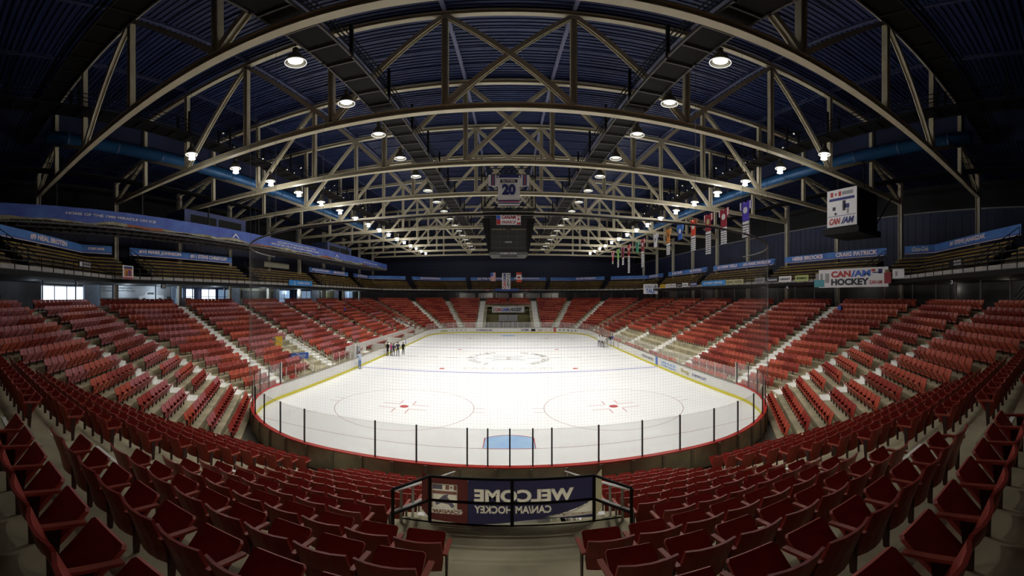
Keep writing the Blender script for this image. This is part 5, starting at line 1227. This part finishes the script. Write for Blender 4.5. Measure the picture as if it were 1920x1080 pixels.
# ------------------------------------------------------------------ people
def person(name_label, x, y, z, face, h=1.72, top='navy_dark', legs='navy_dark', hair='hair_dark', pose='stand', arms=None, lean=0.0):
    """one continuous skinned body; face = heading in radians (0 looks towards +y)"""
    s = h/1.75
    if pose == 'stand':
        J = {'pelvis': (0,0,.95), 'waist': (0,.0,1.12), 'chest': (0,.0+lean*.5,1.36), 'neck': (0,lean*.7,1.52), 'head': (0,.02+lean*.8,1.60), 'crown': (0,.02+lean*.8,1.76)}
        hip = [(sg*.1, 0, .9) for sg in (-1, 1)]; knee = [(sg*.12, .03, .5) for sg in (-1, 1)]; ank = [(sg*.13, -.02, .09) for sg in (-1, 1)]; toe = [(sg*.15, .17, .04) for sg in (-1, 1)]
    else:
        J = {'pelvis': (0,0,.50), 'waist': (0,-.02,.68), 'chest': (0,.03,.92), 'neck': (0,.07,1.08), 'head': (0,.1,1.17), 'crown': (0,.1,1.32)}
        hip = [(sg*.1, .02, .5) for sg in (-1, 1)]; knee = [(sg*.15, .44, .52) for sg in (-1, 1)]; ank = [(sg*.15, .46, .09) for sg in (-1, 1)]; toe = [(sg*.16, .62, .04) for sg in (-1, 1)]
    cz = J['chest'][2]+.08; cy = J['chest'][1]
    arms = arms or [((-.27, cy, cz-.28), (-.27, cy+.08, cz-.52)), ((.27, cy, cz-.28), (.27, cy+.08, cz-.52))]
    vs = []; ed = []; rad = []
    def v(p, r, par=None):
        vs.append(tuple(c*s for c in p)); rad.append(r*s)
        if par is not None: ed.append((par, len(vs)-1))
        return len(vs)-1
    pe = v(J['pelvis'], .15); wa = v(J['waist'], .13, pe); ch = v(J['chest'], .16, wa); nk = v(J['neck'], .055, ch); hd = v(J['head'], .085, nk); cr = v(J['crown'], .075, hd)
    for k in (0, 1):
        sg = (-1, 1)[k]
        a = v(hip[k], .09, pe); b_ = v(knee[k], .062, a); c = v(ank[k], .045, b_); v(toe[k], .04, c)
        sh = v((sg*.19, cy, cz), .065, ch); el = v(arms[k][0], .045, sh); wr = v(arms[k][1], .03, el)
        d = Vector(arms[k][1])-Vector(arms[k][0]); d = d.normalized()*.09; v(tuple(Vector(arms[k][1])+d), .035, wr)
    me = bpy.data.meshes.new('person_body'); me.from_pydata(vs, ed, [])
    ob = bpy.data.objects.new('tmp', me); COL.objects.link(ob); md = ob.modifiers.new('s', 'SKIN'); md.use_smooth_shade = True
    for i, r_ in enumerate(rad): me.skin_vertices[0].data[i].radius = (r_, r_)
    me.skin_vertices[0].data[0].use_root = True
    ob.modifiers.new('u', 'SUBSURF').levels = 1; ob.modifiers['u'].render_levels = 1
    dg = bpy.context.evaluated_depsgraph_get(); nm = bpy.data.meshes.new_from_object(ob.evaluated_get(dg)); bpy.data.objects.remove(ob)
    nm.name = 'body'
    nm.materials.clear()
    for q in (top, legs, 'skin', 'black'): nm.materials.append(M[q])
    pz = J['pelvis'][2]*s; nz_ = J['neck'][2]*s
    for p_ in nm.polygons:
        c = p_.center
        if c.z > nz_-.02: p_.material_index = 2
        elif c.z < .1*s: p_.material_index = 3
        elif pose == 'stand' and c.z < pz-.0 and abs(c.x) < .24*s: p_.material_index = 1
        elif pose != 'stand' and (c.z < pz+.1*s and (c.y > .05 or c.z < pz)): p_.material_index = 1
        else: p_.material_index = 0
        if pose == 'stand' and abs(c.x) > .2*s:
            for (_, w_) in arms:
                if (Vector(w_)*s-c).length < .1*s: p_.material_index = 2
    r = empty('person', (x, y, z), -face); tag(r, name_label, 'person')
    o = bpy.data.objects.new('body', nm); COL.objects.link(o); o.parent = r
    b = MB(); hc = Vector(J['head'])*s+Vector((0, -.012, .085*s))
    prof = [(0.001, .125), (.05, .115), (.09, .07), (.105, .0), (.1, -.06), (.085, -.1)]
    n = 12; V_ = []; F_ = []
    for rr, zz in prof:
        for k in range(n):
            a = 2*PI*k/n; cut = .55 if (math.sin(a) > .3 and zz < .04) else 1.0
            V_.append((hc.x+rr*s*math.cos(a), hc.y+rr*s*math.sin(a)*cut, hc.z+zz*s))
    for i in range(len(prof)-1):
        for k in range(n): F_.append((i*n+k, (i+1)*n+k, (i+1)*n+(k+1) % n, i*n+(k+1) % n))
    b.add(V_, F_, hair); o = b.build('hair', parent=r, smooth=True)
    b = MB(); fc = Vector(J['head'])*s
    b.add([fc+Vector(q)*s for q in ((-.015,.085,.03),(.015,.085,.03),(0,.115,.0),(0,.085,.06))], [(0,2,3),(1,3,2),(0,1,2)], 'skin')
    for sg in (-1, 1): b.lathe([(.001,.008*s),(.012*s,0),(.001,-.008*s)], 'hair_dark', c=(fc.x+sg*.032*s, fc.y+.082*s, fc.z+.06*s), n=6, cap=False)
    b.frame(fc+Vector((0,.086*s,-.03*s)), (-1,0,0), (0,0,1), 'red_deep', -.022*s, .022*s, -.005*s, .005*s, 0, .006)
    b.build('face', parent=r)
    return r
person('person in blue jeans and pale shirt leaning back on the left boards, arms spread', -14.75, 20.9, 0, math.radians(105), 1.8, 'wall_pale_blue', 'denim', arms=[((-.45,-.15,1.28),(-.72,-.2,1.15)), ((.45,-.15,1.28),(.72,-.2,1.15))], lean=-.06)
GR = [(727, 667, 'black', 'black', 'hair_dark', 1.75, 'person all in black at the left end of the skating group'), (733, 667, 'magenta_cloth', 'navy_dark', 'hair_brown', 1.65, 'person in a magenta top in the skating group'), (738, 668, 'navy_dark', 'navy', 'hair_dark', 1.6, 'person in navy beside the magenta skater'), (746, 668, 'navy_dark', 'navy_dark', 'hair_dark', 1.8, 'tall person in a dark vest in the skating group'), (756, 665, 'black', 'black', 'hair_dark', 1.6, 'person in black skating alone at the right of the left group')]
GR += [(1123.5, 650, 'letter_white', 'navy_dark', 'hair_dark', 1.75, 'person in grey shirt and dark trousers at the left of the right-hand group'), (1129, 651, 'cloth_white', 'navy_dark', 'hair_dark', 1.78, 'person in a white top and black trousers in the right-hand group'), (1133, 651.5, 'cloth_white', 'grey_cloth', 'hair_brown', 1.7, 'person in white top and grey trousers in the right-hand group'), (1138, 652, 'grey_cloth', 'grey_cloth', 'hair_dark', 1.65, 'person dressed in grey in the middle of the right-hand group'), (1144, 649, 'navy_dark', 'cloth_white', 'hair_brown', 1.75, 'person in a dark top and pale trousers by the right boards'), (1148.5, 648.5, 'purple_cloth', 'navy_dark', 'hair_brown', 1.78, 'person in purple standing closest to the right boards')]
for i, (px, py, tp, lg, hr, h, lb) in enumerate(GR):
    th = (px-952.4)/PXR; R = CZ/math.tan((py-556.9)/PXR); person(lb, CAMP[0]+R*math.sin(th), CAMP[1]+R*math.cos(th), 0, random.uniform(0, 6.28), h, tp, lg, hr)
for (x, y, k, tp, lb) in ((-21.6, 36.0-.9, 7, 'black', 'person in black sitting in the left stand, lowest of the seated three'), (-25.9, 37.5+2.2, 11, 'purple_cloth', 'person in purple sitting high in the left stand'), (-26.5, 33.0, 12, 'sign_tan', 'person in tan sitting high in the left stand')):
    person(lb, -(15.2+dk(k))+.2, y, zk(k), math.radians(90), 1.75, tp, 'navy_dark', 'hair_dark', pose='sit')
b = MB(); b.box(27.7, 28.0, 8.2, 8.6, zk(13)+.5, zk(13)+1.0, 'blue_cloth'); b.box(27.75, 27.95, 8.25, 8.55, zk(13)+1.0, zk(13)+1.1, 'blue_cloth')
tag(b.build('blue_jacket', origin=(27.8, 8.4, zk(13)+.5)), 'bright blue jacket hung over a seat high in the right stand', 'jacket')
# concourse stairs at the near corners (behind the posts)
for sg, side in ((-1, 'left'), (1, 'right')):
    r = empty('concourse_stair', (sg*21.5, -11.5, 6.5)); tag(r, 'dark steel stair with railing rising from the near %s concourse' % side, 'stairs')
    b = MB(); a = Vector((sg*21.2, -11.6, 6.5)); c = Vector((sg*23.4, -9.4, 6.5))
    for k in range(10):
        t = k/10; q = a.lerp(c, t); b.beam(q+Vector((-.5*sg,.5,2.1-t*2.1)), q+Vector((.5*sg,-.5,2.1-t*2.1)), .28, .06, 'black_steel')
    part(b, 'stair_treads', r)
    b = MB()
    for h in (.3, .6, .95): b.beam(a+Vector((-.5*sg,.5,2.1+h)), c+Vector((-.5*sg,.5,h)), .05, .05, 'black_steel')
    part(b, 'stair_rail', r)
